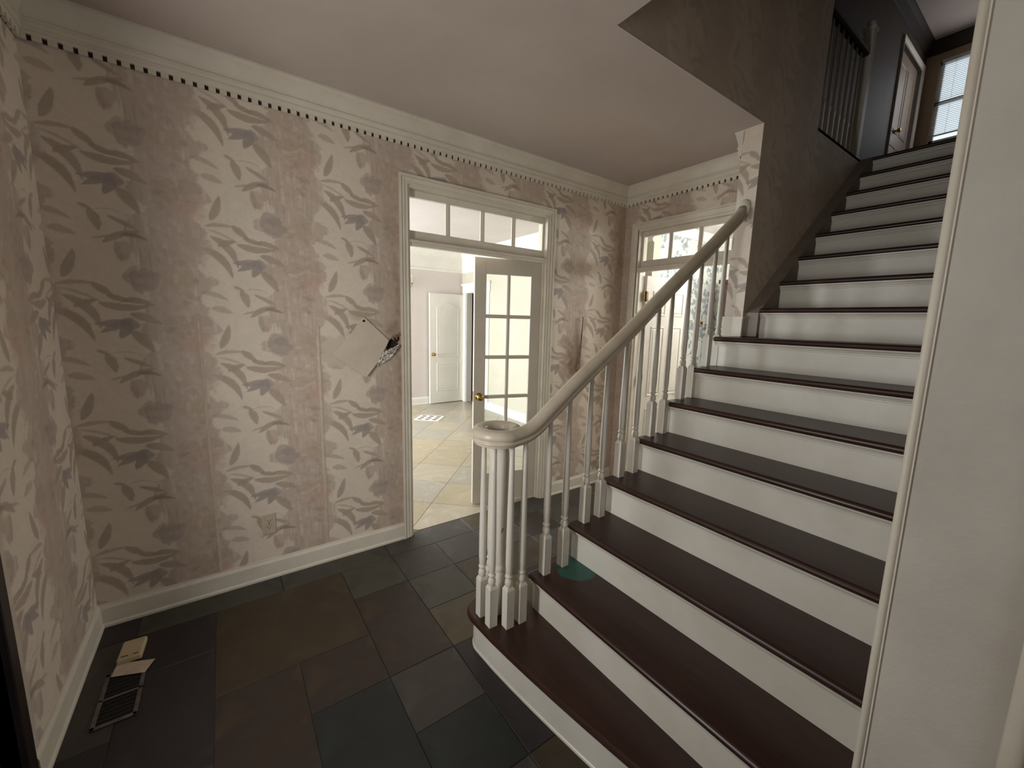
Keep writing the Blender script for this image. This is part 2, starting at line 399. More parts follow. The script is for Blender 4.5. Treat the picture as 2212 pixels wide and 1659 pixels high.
def column(x, z):
    "x,z = tip of the leaf trio; everything relative to it"
    # ragged central mass
    dx, dz = dwrap(x+.297, z)
    wav = .03*np.sin(dz/TH*2*math.pi*3+1)+.02*np.sin(dz/TH*2*math.pi*5)+.09*(mid-.5)+.05*(fine-.5)
    m = np.clip((.138+wav-np.abs(dx))/.012, 0, 1)*(np.abs(dx) < .25)
    paint(m, MASS, .82)
    st = np.clip((streak-.55)/.08, 0, 1)*m*np.clip((mid-.42)/.1, 0, 1); paint(st, PAPER, .5)
    st = np.clip((streak2-.58)/.06, 0, 1)*m; paint(st, LEAF, .35)
    blob(x+.37, z-.27, .085, .075, PINK, .55, .5, .5)
    blob(x+.33, z+.03, .08, .06, OCH, .55, .6, .5)
    blob(x+.30, z-.20, .055, .05, OCH*.95, .5, .5, .2, True)
    blob(x+.26, z-.10, .07, .03, MASS2, .7, .5, .2)
    blob(x+.40, z-.17, .05, .035, LEAF2, .5, .5, .15, True)
    for q in range(150):            # brush dabs that break the mass into overlapping leaves and petals
        ax = x+.315+RND.gauss(0, .05); az = z+RND.uniform(-.33, .33); an = RND.choice([-1.2, -.9, -.5, 2.6, 3.6, -1.57, .3])+RND.uniform(-.5, .5); ln = RND.uniform(.02, .06)
        leaf(ax, az, ax+ln*math.cos(an), az+ln*math.sin(an), RND.uniform(.004, .015), [PAPER, LEAF, LEAF2, DKLEAF, PINK, LEAF, MASS2][q % 7], RND.uniform(-.008, .008), RND.uniform(.12, .36), q % 3 == 0)
    # drips left of the mass
    for q in range(7):
        xx = x+.165+q*.016; l = .05+.07*RND.random()
        leaf(xx, z+.17-q*.004, xx+.004, z+.17-l, .0028, DKLEAF if q % 2 else MASS, 0, .6, False)
    # rose
    blob(x+.185, z+.03, .062, .055, MAUVE, .75, .5, .12, True)
    blob(x+.20, z+.045, .035, .022, MAUVE*.9, .5, .7, .2, True)
    blob(x+.165, z+.02, .03, .02, MASS2, .5, .7, .2, True)
    # trio
    leaf(x, z, x+.075, z-.062, .016, LEAF)
    leaf(x-.066, z-.112, x+.016, z-.078, .014, LEAF2, .004)
    leaf(x+.048, z-.058, x+.14, z-.084, .013, LEAF2)
    leaf(x+.015, z-.092, x+.205, z-.098, .017, LEAF, -.016)
    leaf(x+.10, z-.075, x+.22, z-.10, .014, LEAF2, .01)
    # blue grey flower
    leaf(x+.125, z-.175, x-.006, z-.19, .018, BLUE, .004)
    leaf(x+.11, z-.185, x+.012, z-.232, .016, BLUE, -.004)
    leaf(x+.12, z-.18, x+.08, z-.26, .022, BLUE*.97)
    blob(x+.115, z-.19, .035, .03, BLUE*.95, .8, .4, .2)
    leaf(x+.12, z-.22, x+.20, z-.33, .022, LEAF2, .006)
    leaf(x+.12, z-.14, x+.24, z-.19, .018, LEAF, .006)
    # seed pod with stem
    leaf(x-.012, z-.312, x+.04, z-.335, .008, LEAF)
    leaf(x+.02, z-.33, x+.05, z-.425, .019, LEAF, .006)
    leaf(x+.03, z-.335, x+.16, z-.35, .0028, LEAF, .02, .7, False)
    # long leaves
    leaf(x+.08, z-.35, x+.19, z-.405, .010, LEAF)
    leaf(x+.055, z-.475, x+.195, z-.41, .014, LEAF, .012)
    leaf(x+.12, z-.43, x+.22, z-.45, .010, DKLEAF, .01)
    leaf(x+.02, z-.46, x+.12, z-.43, .006, LEAF2, 0, .7)
    # hanging bud
    blob(x+.125, z-.505, .036, .05, MASS2*.96, .75, .3, .2); blob(x+.125, z-.535, .025, .022, PINK*.95, .5, .3, .4)
    leaf(x+.10, z-.46, x+.115, z-.56, .012, LEAF2, 0, .5)
    # right-hand blades arching over the seam
    leaf(x+.42, z+.205, x+.545, z+.055, .019, LEAF2, .030)
    leaf(x+.46, z-.39, x+.572, z-.545, .019, LEAF, .028)
    leaf(x+.465, z-.315, x+.512, z-.185, .018, LEAF, -.006)
    leaf(x+.44, z-.345, x+.575, z-.335, .010, LEAF2, .008, .7)
    leaf(x+.45, z-.36, x+.60, z-.43, .006, LEAF2, .01, .6)
    leaf(x+.44, z-.10, x+.53, z-.125, .016, MASS2, .006)
    leaf(x+.40, z-.02, x+.52, z-.06, .012, LEAF2, .01, .6)
    blob(x+.42, z-.45, .05, .04, MASS, .7, .6, .2)
column(.125, .398)
column(.68, .398+.33)
# fine watercolour mottling
img *= (1+.10*(fine-.5)+.06*(vnoise(gw, gh, 150, 90, 21, 2)-.5))[..., None]
img = np.clip(img*1.06, 0, 1)
def sample_print(u, z):
    a = ((u/PX)-.5) % gw; b = ((z/PX)-.5) % gh
    i0 = a.astype(int); j0 = b.astype(int); fa = (a-i0)[:, None]; fb = (b-j0)[:, None]; i1 = (i0+1) % gw; j1 = (j0+1) % gh
    i0 %= gw; j0 %= gh
    return (img[j0, i0]*(1-fa)+img[j0, i1]*fa)*(1-fb)+(img[j1, i0]*(1-fa)+img[j1, i1]*fa)*fb
def inpoly(x, z, poly):
    r = np.zeros(len(x), bool); n = len(poly)
    for i in range(n):
        (x0, z0), (x1, z1) = poly[i], poly[(i+1) % n]
        c = ((z0 > z) != (z1 > z)) & (x < (x1-x0)*(z-z0)/(z1-z0+1e-12)+x0); r ^= c
    return r
def paper_mesh(name, O, U, rects, res, uoff, uscale=1, holes=(), stains=(), parent=None, relief=None, light_tone=1.0):
    "vertical grid patches: position = O + U*u + Z*z, printed with the wallpaper raster"
    O = np.array(O, float); U = np.array(U, float); V = []; Fa = []; C = []; base = 0
    N = np.cross(U, [0, 0, 1.])
    for (u0, u1, z0, z1) in rects:
        nu = max(1, int(round((u1-u0)/res))); nz = max(1, int(round((z1-z0)/res)))
        uu, zz = np.meshgrid(np.linspace(u0, u1, nu+1), np.linspace(z0, z1, nz+1)); uu = uu.ravel(); zz = zz.ravel()
        P = O+uu[:, None]*U+zz[:, None]*np.array([0, 0, 1.])
        if relief is not None: P = P+relief(uu, zz)[:, None]*N
        V.append(P)
        c = sample_print(uu*uscale+uoff, zz)
        if light_tone != 1: c = (c*.35+c.mean(0)*.65)*light_tone  # stairwell light put into the print: contrast flattened, tone scaled
        for fn in stains: c = fn(uu, zz, c)
        C.append(np.clip(c, 0, 1))
        i = np.arange(nu)[None, :]+(np.arange(nz)*(nu+1))[:, None]; i = i.ravel()
        q = np.stack([i, i+1, i+nu+2, i+nu+1], 1)
        if holes:
            cu = (uu[q[:, 0]]+uu[q[:, 2]])/2; cz = (zz[q[:, 0]]+zz[q[:, 2]])/2; keep = np.ones(len(q), bool)
            for h in holes: keep &= ~inpoly(cu, cz, h)
            q = q[keep]
        Fa.append(q+base); base += len(uu)
    V = np.concatenate(V); Fa = np.concatenate(Fa); C = np.concatenate(C)
    me = bpy.data.meshes.new(name); me.vertices.add(len(V)); me.vertices.foreach_set('co', V.ravel())
    me.loops.add(len(Fa)*4); me.loops.foreach_set('vertex_index', Fa.ravel().astype(np.int32))
    me.polygons.add(len(Fa)); me.polygons.foreach_set('loop_start', np.arange(len(Fa), dtype=np.int32)*4)
    me.update(calc_edges=True)
    at = me.color_attributes.new('print', 'FLOAT_COLOR', 'POINT')
    at.data.foreach_set('color', np.concatenate([C, np.ones((len(C), 1))], 1).ravel())
    me.materials.append(M_paper)
    o = bpy.data.objects.new(name, me); COL.objects.link(o)
    if parent: o.parent = parent
    return o

# ------------------------------------------------------------------ ROOM SHELL: walls
# wall A (back)
HOLE = [(1.513, 1.448), (1.530, 1.458), (1.538, 1.450), (1.548, 1.462), (1.556, 1.446), (1.566, 1.470), (1.576, 1.478), (1.574, 1.440), (1.562, 1.425), (1.570, 1.395), (1.560, 1.372),
        (1.546, 1.392), (1.534, 1.366), (1.512, 1.345), (1.492, 1.362), (1.482, 1.400), (1.490, 1.43)]
wb = MB()
wb.box((-.12, .022, 0), (XA0, .12, H)); wb.box((XA1, .022, 0), (L, .12, H)); wb.box((XA0, .022, ZTOP), (XA1, .12, H))
wall_back = struct('wall_back', wb, M_core, 'back wall with faded floral wallpaper and a double doorway', 'wall')
lower = MB(); lower.box((0, 0, 0), (XA0, .022, .118)); lower.box((XA1, 0, 0), (L, .022, .118)); lower.box((0, 0, 2.69), (L, .022, H))
lower.box((XA0-.03, 0.001, .118), (XA0, .022, 2.69)); lower.box((XA1, 0.001, .118), (XA1+.02, .022, 2.69)); lower.box((XA0, .001, ZTOP), (XA1, .022, 2.49))
lower.build('plaster', M_paper_plain, wall_back)
def stain_A(u, z, c):
    def g(x0, z0, rx, rz): return np.exp(-(((u-x0)/rx)**2+((z-z0)/rz)**2))
    br = np.array(rgb('8c6b50')[:3]); gr = np.array(rgb('8d7a66')[:3]); sk = np.array(rgb('cfc0ac')[:3])
    wob = .5+.5*np.sin(u*61+2*np.sin(z*23))*np.sin(z*37+u*11)
    for (x0, z0, rx, rz, k, cc) in ((3.15, 1.22, .07, .2, .75, br), (3.62, 1.0, .12, .30, .40, br), (3.66, 1.9, .09, .5, .40, gr), (3.74, 2.3, .06, .5, .4, gr),
                                    (1.565, 1.62, .03, .5, .5, gr), (1.58, 1.2, .02, .3, .45, br), (1.52, 1.5, .05, .06, .5, gr)):
        m = np.clip(g(x0, z0, rx, rz)*k*(.5+.8*wob), 0, .9)[:, None]; c = c*(1-m)+cc*m
    # skim plaster smear left of the wall patch
    m = np.clip((1-np.sqrt(((u-1.19)/.115)**2+((z-1.37)/.105)**2)+.12*np.sin(u*90)*np.sin(z*70))/.15, 0, 1)[:, None]*.93
    c = c*(1-m)+sk*m
    m = np.clip((1-np.sqrt(((u-1.33)/.10)**2+((z-1.60)/.05)**2))/.5, 0, 1)[:, None]*.5
    c = c*(1-m)+np.array(rgb('a8967f')[:3])*m
    return c
def relief_A(u, z):
    "slight lift of the paper along its lower seams"
    r = np.zeros_like(u)
    for s, zt in ((.500, 1.56), (1.071, 1.54)):
        d = u-s; k = np.clip((zt-z)/.12, 0, 1)
        r += k*np.where((d >= 0) & (d < .02), .0035*(1-d/.02), 0)
    d = u-3.27; k = np.clip((1.65-z)/.45, 0, 1)*np.clip((z-1.05)/.08, 0, 1)
    r += k*np.where((d < 0) & (d > -.10), .016*(1+d/.10), 0)
    return r
paper_mesh('wallpaper', (0, 0, 0), (1, 0, 0), [(0, XA0-.03, .11, 2.69), (XA1+.02, L, .11, 2.69), (XA0-.03, XA1+.02, 2.485, 2.69)], .0045, 0,
           holes=[HOLE], stains=[stain_A], parent=wall_back, relief=relief_A)
# wall B (right) with the narrow door
wb = MB()
wb.box((L+.002, .12, 0), (L+.12, YB0, H)); wb.box((L+.002, YB1, 0), (L+.12, YS1+.004, H)); wb.box((L+.002, YB0, ZTOP), (L+.12, YB1, H))
wall_right = struct('wall_right', wb, M_paper_plain, 'right wall with floral wallpaper above a narrow door with a transom', 'wall')
paper_mesh('wallpaper', (L, 0, 0), (0, -1, 0), [(0, .16, .11, 2.69), (.16, 1.213, 2.485, 2.69), (1.04, 1.213, .0, 2.485)], .006, .42, parent=wall_right)
# wall C (left)
wb = MB(); wb.box((-.12, .0, 0), (-.001, -.93, H)); wb.box((-.12, -.93, 2.12), (-.001, -3.9, H)); wb.box((-.12, -1.90, 0), (-.001, -3.9, 2.12))
wall_left = struct('wall_left', wb, M_paper_plain, 'left wall with faded floral wallpaper next to a dark door frame', 'wall')
def stain_C(u, z, c):
    m = (np.exp(-((u-.40)/.035)**2)*.45+np.clip((u-.80)/.01, 0, 1)*.8)[:, None]; m = np.clip(m, 0, 1)
    return c*(1-m)+np.array(rgb('c6b9a8')[:3])*m
paper_mesh('wallpaper', (0, 0, 0), (0, -1, 0), [(0, .86, .11, 2.69), (.86, 3.9, 2.13, 2.69)], .006, .05, parent=wall_left, stains=[stain_C])
# front wall behind the camera, with an unseen opening added for the fill lamp
wb = MB(); wb.box((-.12, -3.9, 0), (.0, -4.02, H)); wb.box((.90, -3.9, 0), (3.1, -4.02, H)); wb.box((.0, -3.9, 0), (.90, -4.02, 1.5)); wb.box((.0, -3.9, 2.5), (.90, -4.02, H))
struct('wall_front', wb, M_paper_plain, 'plain front wall behind the viewer', 'wall')
# stub wall + stair side wall (flattened print inside the stairwell)
wb = MB()
wb.box((XS+.003, YS0-.003, 0), (L+.0, YS1+.003, H)); wb.box((L, YS1+.003, 0), (4.25, YS0-.003, H))
stub = struct('wall_stair_side', wb, M_paper_plain, 'wall end with pale leaf wallpaper beside the upper flight of stairs', 'wall')
def pale(u, z, c):
    return c
paper_mesh('wallpaper', (XS, YS0, 0), (0, -1, 0), [(0, .122, 1.50, H)], .0045, .63, parent=stub)
paper_mesh('wallpaper', (XS, YS0, 0), (1, 0, 0), [(0, L-XS, 0, H)], .012, .1, parent=stub)
wb = MB(); wb.box((WELLX, YS0, H+.001), (4.25, YS1+.003, UC)); wb.box((4.25, YS0, 0), (5.6, YS1+.003, UF-.001))
stairwall = struct('wall_stairwell', wb, M_paper_plain, 'shaded stairwell wall in floral wallpaper with its print flattened rising above the hall ceiling', 'wall')
paper_mesh('wallpaper', (WELLX, YS1, 0), (1, 0, 0), [(0, 4.25-WELLX, H, UC), (XS-WELLX, 4.25-WELLX, 1.5, H), (4.25-WELLX, 5.6-WELLX, 1.5, UF)], .011, .2, parent=stairwall, light_tone=1.05)
wb = MB(); wb.box((WELLX-.12, YS1, UF), (WELLX, YD, UC))
struct('wall_stairwell', wb, M_paper_plain, 'upper wall closing the near end of the stairwell', 'wall')
# wall D : end face toward the hall, then the closed side of the stairs
wb = MB(); wb.box((XD, YD+.001, 0), (WELLX, YD-.160, H)); wb.box((WELLX, YD+.001, 0), (XF, YD-.175, UC))
wall_d = struct('wall_near_right', wb, M_wallend, 'smudged off white wall end at the right edge closing the stairs', 'wall')
# corner beads and skirt of wall D
b = MB()
b.rings([[(XD-.002+.0055*math.cos(t), YD-.001+.0055*math.sin(t), z) for t in [math.pi*2*k/10 for k in range(10)]] for z in (0, H)], smooth=True)
b.box((XD-.003, YD-.0085, 0), (XD+.02, YD-.0060, H))
struct('trim_1', b, M_trim, 'rounded corner bead on the left edge of the near wall end', 'trim')
b = MB()
b.rings([[(XD-.010+.010*math.cos(t), YD-.150+.012*math.sin(t), z) for t in [math.pi*2*k/10 for k in range(10)]] for z in (0, H)], smooth=True)
struct('trim_2', b, M_trim, 'rounded corner bead on the right edge of the near wall end', 'trim')
for nm in ('wall_near_right', 'trim_1', 'trim_2'):      # the old wall end is slightly out of plumb
    o = bpy.data.objects[nm]; o.matrix_world = Matrix.Translation((0, YD, 1.42)) @ Matrix.Rotation(-.0095, 4, 'X') @ Matrix.Translation((0, -YD, -1.42))
# ------------------------------------------------------------------ ceilings
b = MB(); b.box((-.12, .12, H), (WELLX, -4.02, UF-.001)); b.box((WELLX, .12, H), (L+.12, YS0, UF-.001)); b.box((WELLX, YS0, H), (XS+.0, YS1, H+.002)); b.box((WELLX, YD-.18, H), (3.1, -4.02, UF-.001))
struct('ceiling', b, M_ceil, 'matte pinkish grey hall ceiling with the stairwell cut out', 'ceiling')

# ------------------------------------------------------------------ crown moulding with dentils
CP = [(.055, 0), (.055, .010), (.048, .016), (.043, .035), (.034, .060), (.027, .080), (.025, .095), (.031, .100), (.031, .110), (.024, .114), (.022, .128), (.026, .131), (.026, .140), (.017, .144), (.017, .156), (.003, .156)]
def crown(name, P0, P1, N, m0, m1, label):
    "P0->P1 along the wall at ceiling height; N = into the room; m0,m1: mitre (+1 lengthens with projection, -1 shortens, 0 square)"
    P0 = Vector(P0); P1 = Vector(P1); N = Vector(N); D = (P1-P0).normalized()
    r0 = [P0+N*p+D*(-m0*p)-Vector((0, 0, d)) for p, d in CP]; r1 = [P1+N*p+D*(m1*p)-Vector((0, 0, d)) for p, d in CP]
    r0.append(P0-Vector((0, 0, .156))); r0.append(P0.copy()); r1.append(P1-Vector((0, 0, .156))); r1.append(P1.copy())
    b = MB(); b.rings([[tuple(p) for p in r0], [tuple(p) for p in r1]])
    t = struct(name, b, M_trim, label, 'trim')
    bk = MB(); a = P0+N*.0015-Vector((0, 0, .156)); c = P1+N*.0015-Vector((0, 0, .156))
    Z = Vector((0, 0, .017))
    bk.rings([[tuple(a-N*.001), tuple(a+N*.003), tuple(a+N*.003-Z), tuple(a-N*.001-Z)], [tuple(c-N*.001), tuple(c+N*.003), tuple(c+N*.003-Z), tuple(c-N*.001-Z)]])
    # dark strip that paints the shade of the gaps between the teeth
    bk.build('dentil_gap_shade', M_core, t)
    Lw = (P1-P0).length; n = int(Lw/.0447)
    tb = MB(); q = .0125
    tb.v = []; w = .0290
    pts = [(-w/2, 0), (w/2, 0), (w/2, .014), (-w/2, .014)]
    vs = []
    for z in (0, -.0215):
        for u, p in pts: vs.append(tuple(D*u+N*p+Vector((0, 0, z))))
    tb.add(vs, [(0, 1, 2, 3), (7, 6, 5, 4), (0, 4, 5, 1), (1, 5, 6, 2), (2, 6, 7, 3), (3, 7, 4, 0)])
    me = tb.mesh('dentil'); me.materials.append(M_trim)
    for i in range(n+1):
        u = .018+i*.0447
        if u > Lw-.012: break
        link_mesh('dentil', me, t, tuple(P0+D*u+N*.003-Vector((0, 0, .1555))))
    return t
crown('trim_3', (0, 0, H), (L, 0, H), (0, -1, 0), -1, -1, 'white crown moulding with dentils along the back wall')
crown('trim_4', (L, 0, H), (L, YS0, H), (-1, 0, 0), -1, -1, 'white crown moulding with dentils above the narrow door')
crown('trim_5', (L, YS0, H), (XS, YS0, H), (0, 1, 0), -1, 0, 'short crown moulding returning along the stair side wall')
crown('trim_6', (0, -3.9, H), (0, 0, H), (1, 0, 0), 0, -1, 'white crown moulding along the left wall')

# ------------------------------------------------------------------ baseboards
BP = [(0, 0), (.020, 0), (.020, .012), (.014, .022), (.013, .098), (.010, .106), (.006, .112), (.004, .122), (0, .122)]
def baseboard(name, P0, P1, N, m0, m1, label, mat=M_trim, k=1.0):
    P0 = Vector(P0); P1 = Vector(P1); N = Vector(N); D = (P1-P0).normalized()
    r0 = [tuple(P0+N*p+D*(-m0*p)+Vector((0, 0, z*k))) for p, z in BP]; r1 = [tuple(P1+N*p+D*(m1*p)+Vector((0, 0, z*k))) for p, z in BP]
    b = MB(); b.rings([r0, r1]); return struct(name, b, mat, label, 'baseboard')
baseboard('baseboard_back', (0, 0, 0), (XA0-.056, 0, 0), (0, -1, 0), -1, 0, 'white baseboard under the wallpaper left of the double doorway')
baseboard('baseboard_back', (XA1+.056, 0, 0), (L, 0, 0), (0, -1, 0), 0, -1, 'white baseboard between the two doorways')
baseboard('baseboard_left', (0, -.86, 0), (0, 0, 0), (1, 0, 0), 0, -1, 'white baseboard along the left wall by the floor vent')
b = MB(); b.bbox((XS-.010, YS0+.012, 1.521), (XS+.02, YS1-.006, 1.648)); b.box((XS-.014, YS0+.014, 1.640), (XS+.02, YS1-.008, 1.655))
struct('baseboard_stub', b, M_trim, 'small white base block at the foot of the wall end on the stairs', 'baseboard')

# ------------------------------------------------------------------ door casings, jambs, transoms
CAS = [(0, 0), (0, .012), (.006, .015), (.010, .010), (.020, .012), (.026, .018), (.034, .020), (.040, .014), (.046, .024), (.055, .024), (.055, 0)]
def casing(name, face, axis, a0, a1, zt, sign, label, z0=0):
    "face coordinate of wall plane; axis 'x' -> wall runs along x and projects to -y ; 'y' -> wall runs along y, projects sign*x"
    b = MB(); R = []
    for p, q in CAS:
        pts = [(a0-p, z0), (a0-p, zt+p), (a1+p, zt+p), (a1+p, z0)]
        R.append([((u, face+sign*q, z) if axis == 'x' else (face+sign*q, u, z)) for u, z in pts])
    vs = [p for r in R for p in r]; n = len(R); fs = []
    for k in range(n):
        k2 = (k+1) % n
        for i in range(3): fs.append((k*4+i, k*4+i+1, k2*4+i+1, k2*4+i))
    fs.append(tuple(k*4 for k in range(n))); fs.append(tuple(k*4+3 for k in reversed(range(n))))
    b.add(vs, fs); return struct(name, b, M_trim, label, 'door casing')
casing('trim_7', 0, 'x', XA0, XA1, ZTOP, -1, 'moulded white casing around the wide glazed doorway')
casing('trim_8', .12, 'x', XA0, XA1, ZTOP, 1, 'casing on the far side of the wide doorway')
casing('trim_9', L, 'y', YB1, YB0, ZTOP, -1, 'moulded white casing around the narrow doorway')
def jamb(name, axis, a0, a1, f0, f1, zt, zbar, label):
    b = MB()
    def B(u0, u1, v0, v1, z0, z1):
        if axis == 'x': b.box((u0, v0, z0), (u1, v1, z1))
        else: b.box((v0, u0, z0), (v1, u1, z1))
    lo, hi = min(a0, a1), max(a0, a1)
    B(lo, lo+.016, f0, f1, 0, zt); B(hi-.016, hi, f0, f1, 0, zt); B(lo+.016, hi-.016, f0, f1, zt-.016, zt)
    # transom bar with a projecting nose
    m = (f1-f0)
    B(lo+.016, hi-.016, f0+m*.10, f0+m*.38, zbar-.002, zbar+.040); B(lo+.016, hi-.016, f0+m*.38, f1, zbar+.020, zbar+.040)
    B(lo+.016, hi-.016, f0-m*.02, f0+m*.12, zbar+.018, zbar+.034)
    # stops
    B(lo+.016, lo+.027, f0+m*.22, f0+m*.38, 0, zbar); B(hi-.027, hi-.016, f0+m*.22, f0+m*.38, 0, zbar)
    return struct(name, b, M_trim, label, 'door jamb')
jamb('trim_10', 'x', XA0, XA1, 0, .12, ZTOP, 2.070, 'white jambs and transom bar of the wide doorway')
jamb('trim_11', 'y', YB0, YB1, L, L+.12, ZTOP, 2.070, 'white jambs and transom bar of the narrow doorway')
def transom(name, axis, a0, a1, f, z0, z1, n, label):
    t = empty(name, label, 'transom window', kind='structure')
    lo, hi = min(a0, a1)+.016, max(a0, a1)-.016
    st = .018
    def B(b, u0, u1, v0, v1, z0_, z1_, c=.002):
        if axis == 'x': b.bbox((u0, v0, z0_), (u1, v1, z1_), c)
        else: b.bbox((v0, u0, z0_), (v1, u1, z1_), c)
    b = MB(); B(b, lo, lo+st, f-.016, f+.016, z0, z1); B(b, hi-st, hi, f-.016, f+.016, z0, z1)
    B(b, lo+st, hi-st, f-.016, f+.016, z0, z0+.060); B(b, lo+st, hi-st, f-.016, f+.016, z1-.045, z1)
    b.build('frame', M_trim, t)
    g0, g1 = lo+st, hi-st; w = (g1-g0)/n
    for i in range(n):
        p = MB(); B(p, g0+i*w+.001, g0+(i+1)*w-.001, f-.002, f+.002, z0+.058, z1-.043, .0005); p.build('pane', M_glass, t)
        if i:
            m = MB(); B(m, g0+i*w-.017, g0+i*w+.017, f-.008, f+.008, z0+.06, z1-.045); B(m, g0+i*w-.008, g0+i*w+.008, f-.016, f+.016, z0+.06, z1-.045); m.build('muntin', M_trim, t)
    return t
transom('window_1', 'x', XA0, XA1, .06, 2.112, 2.431, 4, 'four pane transom window over the wide doorway')
transom('window_2', 'y', YB0, YB1, L+.06, 2.112, 2.431, 3, 'three pane transom window over the narrow doorway')

# ------------------------------------------------------------------ doors
def knob_mesh():
    b = MB()
    # axis along -y
    prof = [(.001, 0), (.030, 0), (.032, .004), (.028, .008), (.012, .010), (.010, .028), (.018, .034), (.027, .042), (.029, .052), (.025, .062), (.014, .067), (.001, .068)]
    n = 20; vs = []; fs = []
    for r, y in prof:
        for i in range(n):
            t = 2*math.pi*i/n; vs.append((r*math.cos(t), -y, r*math.sin(t)))
    for k in range(len(prof)-1):
        for i in range(n):
            j = (i+1) % n; fs.append((k*n+i, k*n+j, k*n+n+j, k*n+n+i))
    b.add(vs, fs, True); me = b.mesh('knob'); me.materials.append(M_brass); return me
KNOB = knob_mesh()
# glazed door leaf, local frame: x from 0 (hinge) to -w, thickness y 0..t
def french_leaf():
    w, t, h = .585, .036, 2.074
    ang = math.radians(-15.5)
    d = empty('door_1', 'white glazed door leaf with ten panes standing ajar in the wide doorway', 'door', (XA1-.018, .048, .010), ang, kind='structure')
    st, tr, br = .098, .125, .262; cols, rows = 2, 5
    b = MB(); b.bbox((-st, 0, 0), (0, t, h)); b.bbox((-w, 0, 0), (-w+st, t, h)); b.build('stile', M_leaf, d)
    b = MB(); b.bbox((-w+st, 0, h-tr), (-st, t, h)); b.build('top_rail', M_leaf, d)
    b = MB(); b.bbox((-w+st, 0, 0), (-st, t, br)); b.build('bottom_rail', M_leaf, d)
    gx0, gx1, gz0, gz1 = -w+st, -st, br, h-tr
    ph = (gz1-gz0)/rows; pw = (gx1-gx0)/cols
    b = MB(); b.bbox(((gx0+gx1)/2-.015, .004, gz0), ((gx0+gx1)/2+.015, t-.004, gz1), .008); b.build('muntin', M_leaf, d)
    for r in range(1, rows):
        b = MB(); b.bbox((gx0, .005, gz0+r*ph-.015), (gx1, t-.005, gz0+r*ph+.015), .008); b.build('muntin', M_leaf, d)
    for r in range(rows):
        for c in range(cols):
            p = MB(); p.box((gx0+c*pw, t/2-.002, gz0+r*ph), (gx0+(c+1)*pw, t/2+.002, gz0+(r+1)*ph)); p.build('pane', M_glass, d)
    link_mesh('knob', KNOB, d, (-w+.045, 0, .945)); link_mesh('knob', KNOB, d, (-w+.045, t, .945), (0, 0, math.pi))
    lt = MB(); lt.box((-w-.0015, .006, .90), (-w, t-.006, .99)); lt.build('latch_plate', M_brass, d)
    return d
french_leaf()
def arch_pts(x0, x1, z0, z1, rise, n=10):
    pts = [(x0, z0), (x1, z0), (x1, z1-rise)]
    for k in range(1, n):
        t = k/n; x = x1+(x0-x1)*t; pts.append((x, z1-rise+rise*math.sin(math.pi*t)**1.3))
    pts.append((x0, z1-rise)); return pts
def raised(b, pts, y0, s, t=.006):
    "moulded frame + raised field from a polygon in the xz plane; s=+1/-1 outward y"
    cx = sum(p[0] for p in pts)/len(pts); cz = sum(p[1] for p in pts)/len(pts)
    w = max(p[0] for p in pts)-min(p[0] for p in pts); h = max(p[1] for p in pts)-min(p[1] for p in pts)
    def sc(d): return [(cx+(x-cx)*(1-2*d/w), cz+(z-cz)*(1-2*d/h)) for x, z in pts]
    R = []
    for d, y in ((0, -.001), (.006, t), (.016, t), (.024, -.0005), (.040, t*.8), (.041, t*.8)):
        R.append([(x, y0+s*y, z) for x, z in sc(d)])
    b.rings(R, caps=False); b.add(R[-1], [tuple(range(len(pts)))])
def panel_door(name, label, loc, rz, w, h, t, panels, knob_x=None, hinges=(), kz=.95, kind='structure', both=True):
    d = empty(name, label, 'door', loc, rz, kind=kind)
    b = MB(); b.bbox((0, 0, 0), (w, t, h)); b.build('leaf', {'door_2': M_bright, 'door_5': M_updoor}.get(name, M_white), d)
    for pts in panels:
        b = MB(); raised(b, pts, 0, -1)
        if both: raised(b, pts, t, 1)
        b.build('panel', {'door_2': M_bright, 'door_5': M_updoor}.get(name, M_white), d)
    if knob_x is not None:
        link_mesh('knob', KNOB, d, (knob_x, 0, kz)); link_mesh('knob', KNOB, d, (knob_x, t, kz), (0, 0, math.pi))
    for hz in hinges:
        hb = MB(); hb.box((-.004, -.003, hz-.045), (.030, .0, hz+.045)); hb.lathe([(.007, hz-.048), (.007, hz+.048)], -.004, -.006, 10)
        hb.box((-.034, -.003, hz-.045), (-.004, 0, hz+.045)); hb.build('hinge', M_hinge, d)
    return d
def rect(x0, x1, z0, z1): return [(x0, z0), (x1, z0), (x1, z1), (x0, z1)]
# north room: white two panel door standing open against the far wall
panel_door('door_2', 'white two panel door with arched top panel standing open in the bright room', (3.705, NY-.085, .012), math.radians(1.2), .735, 2.05, .036,
           [arch_pts(.14, .60, .88, 1.90, .11), rect(.14, .60, .23, .76)], knob_x=.065, kz=.93, both=False)
for z in (.25, 1.05, 1.85):
    hh = MB(); hh.lathe([(.008, z-.045), (.008, z+.045)], .725, .012, 10); hh.build('hinge', M_hinge, bpy.data.objects['door_2'])
# bathroom door leaf, swung into the bathroom (perpendicular to wall B)
panel_door('door_3', 'white six panel door swung open beyond the narrow doorway', (L+.125, YB0-.040, .012), math.radians(-4), .66, 2.035, .036,
           [rect(.10, .30, 1.66, 1.90), rect(.37, .57, 1.66, 1.90), rect(.10, .30, .86, 1.56), rect(.37, .57, .86, 1.56), rect(.10, .30, .22, .74), rect(.37, .57, .22, .74)],
           knob_x=.60, hinges=(.33, 1.04, 1.84))
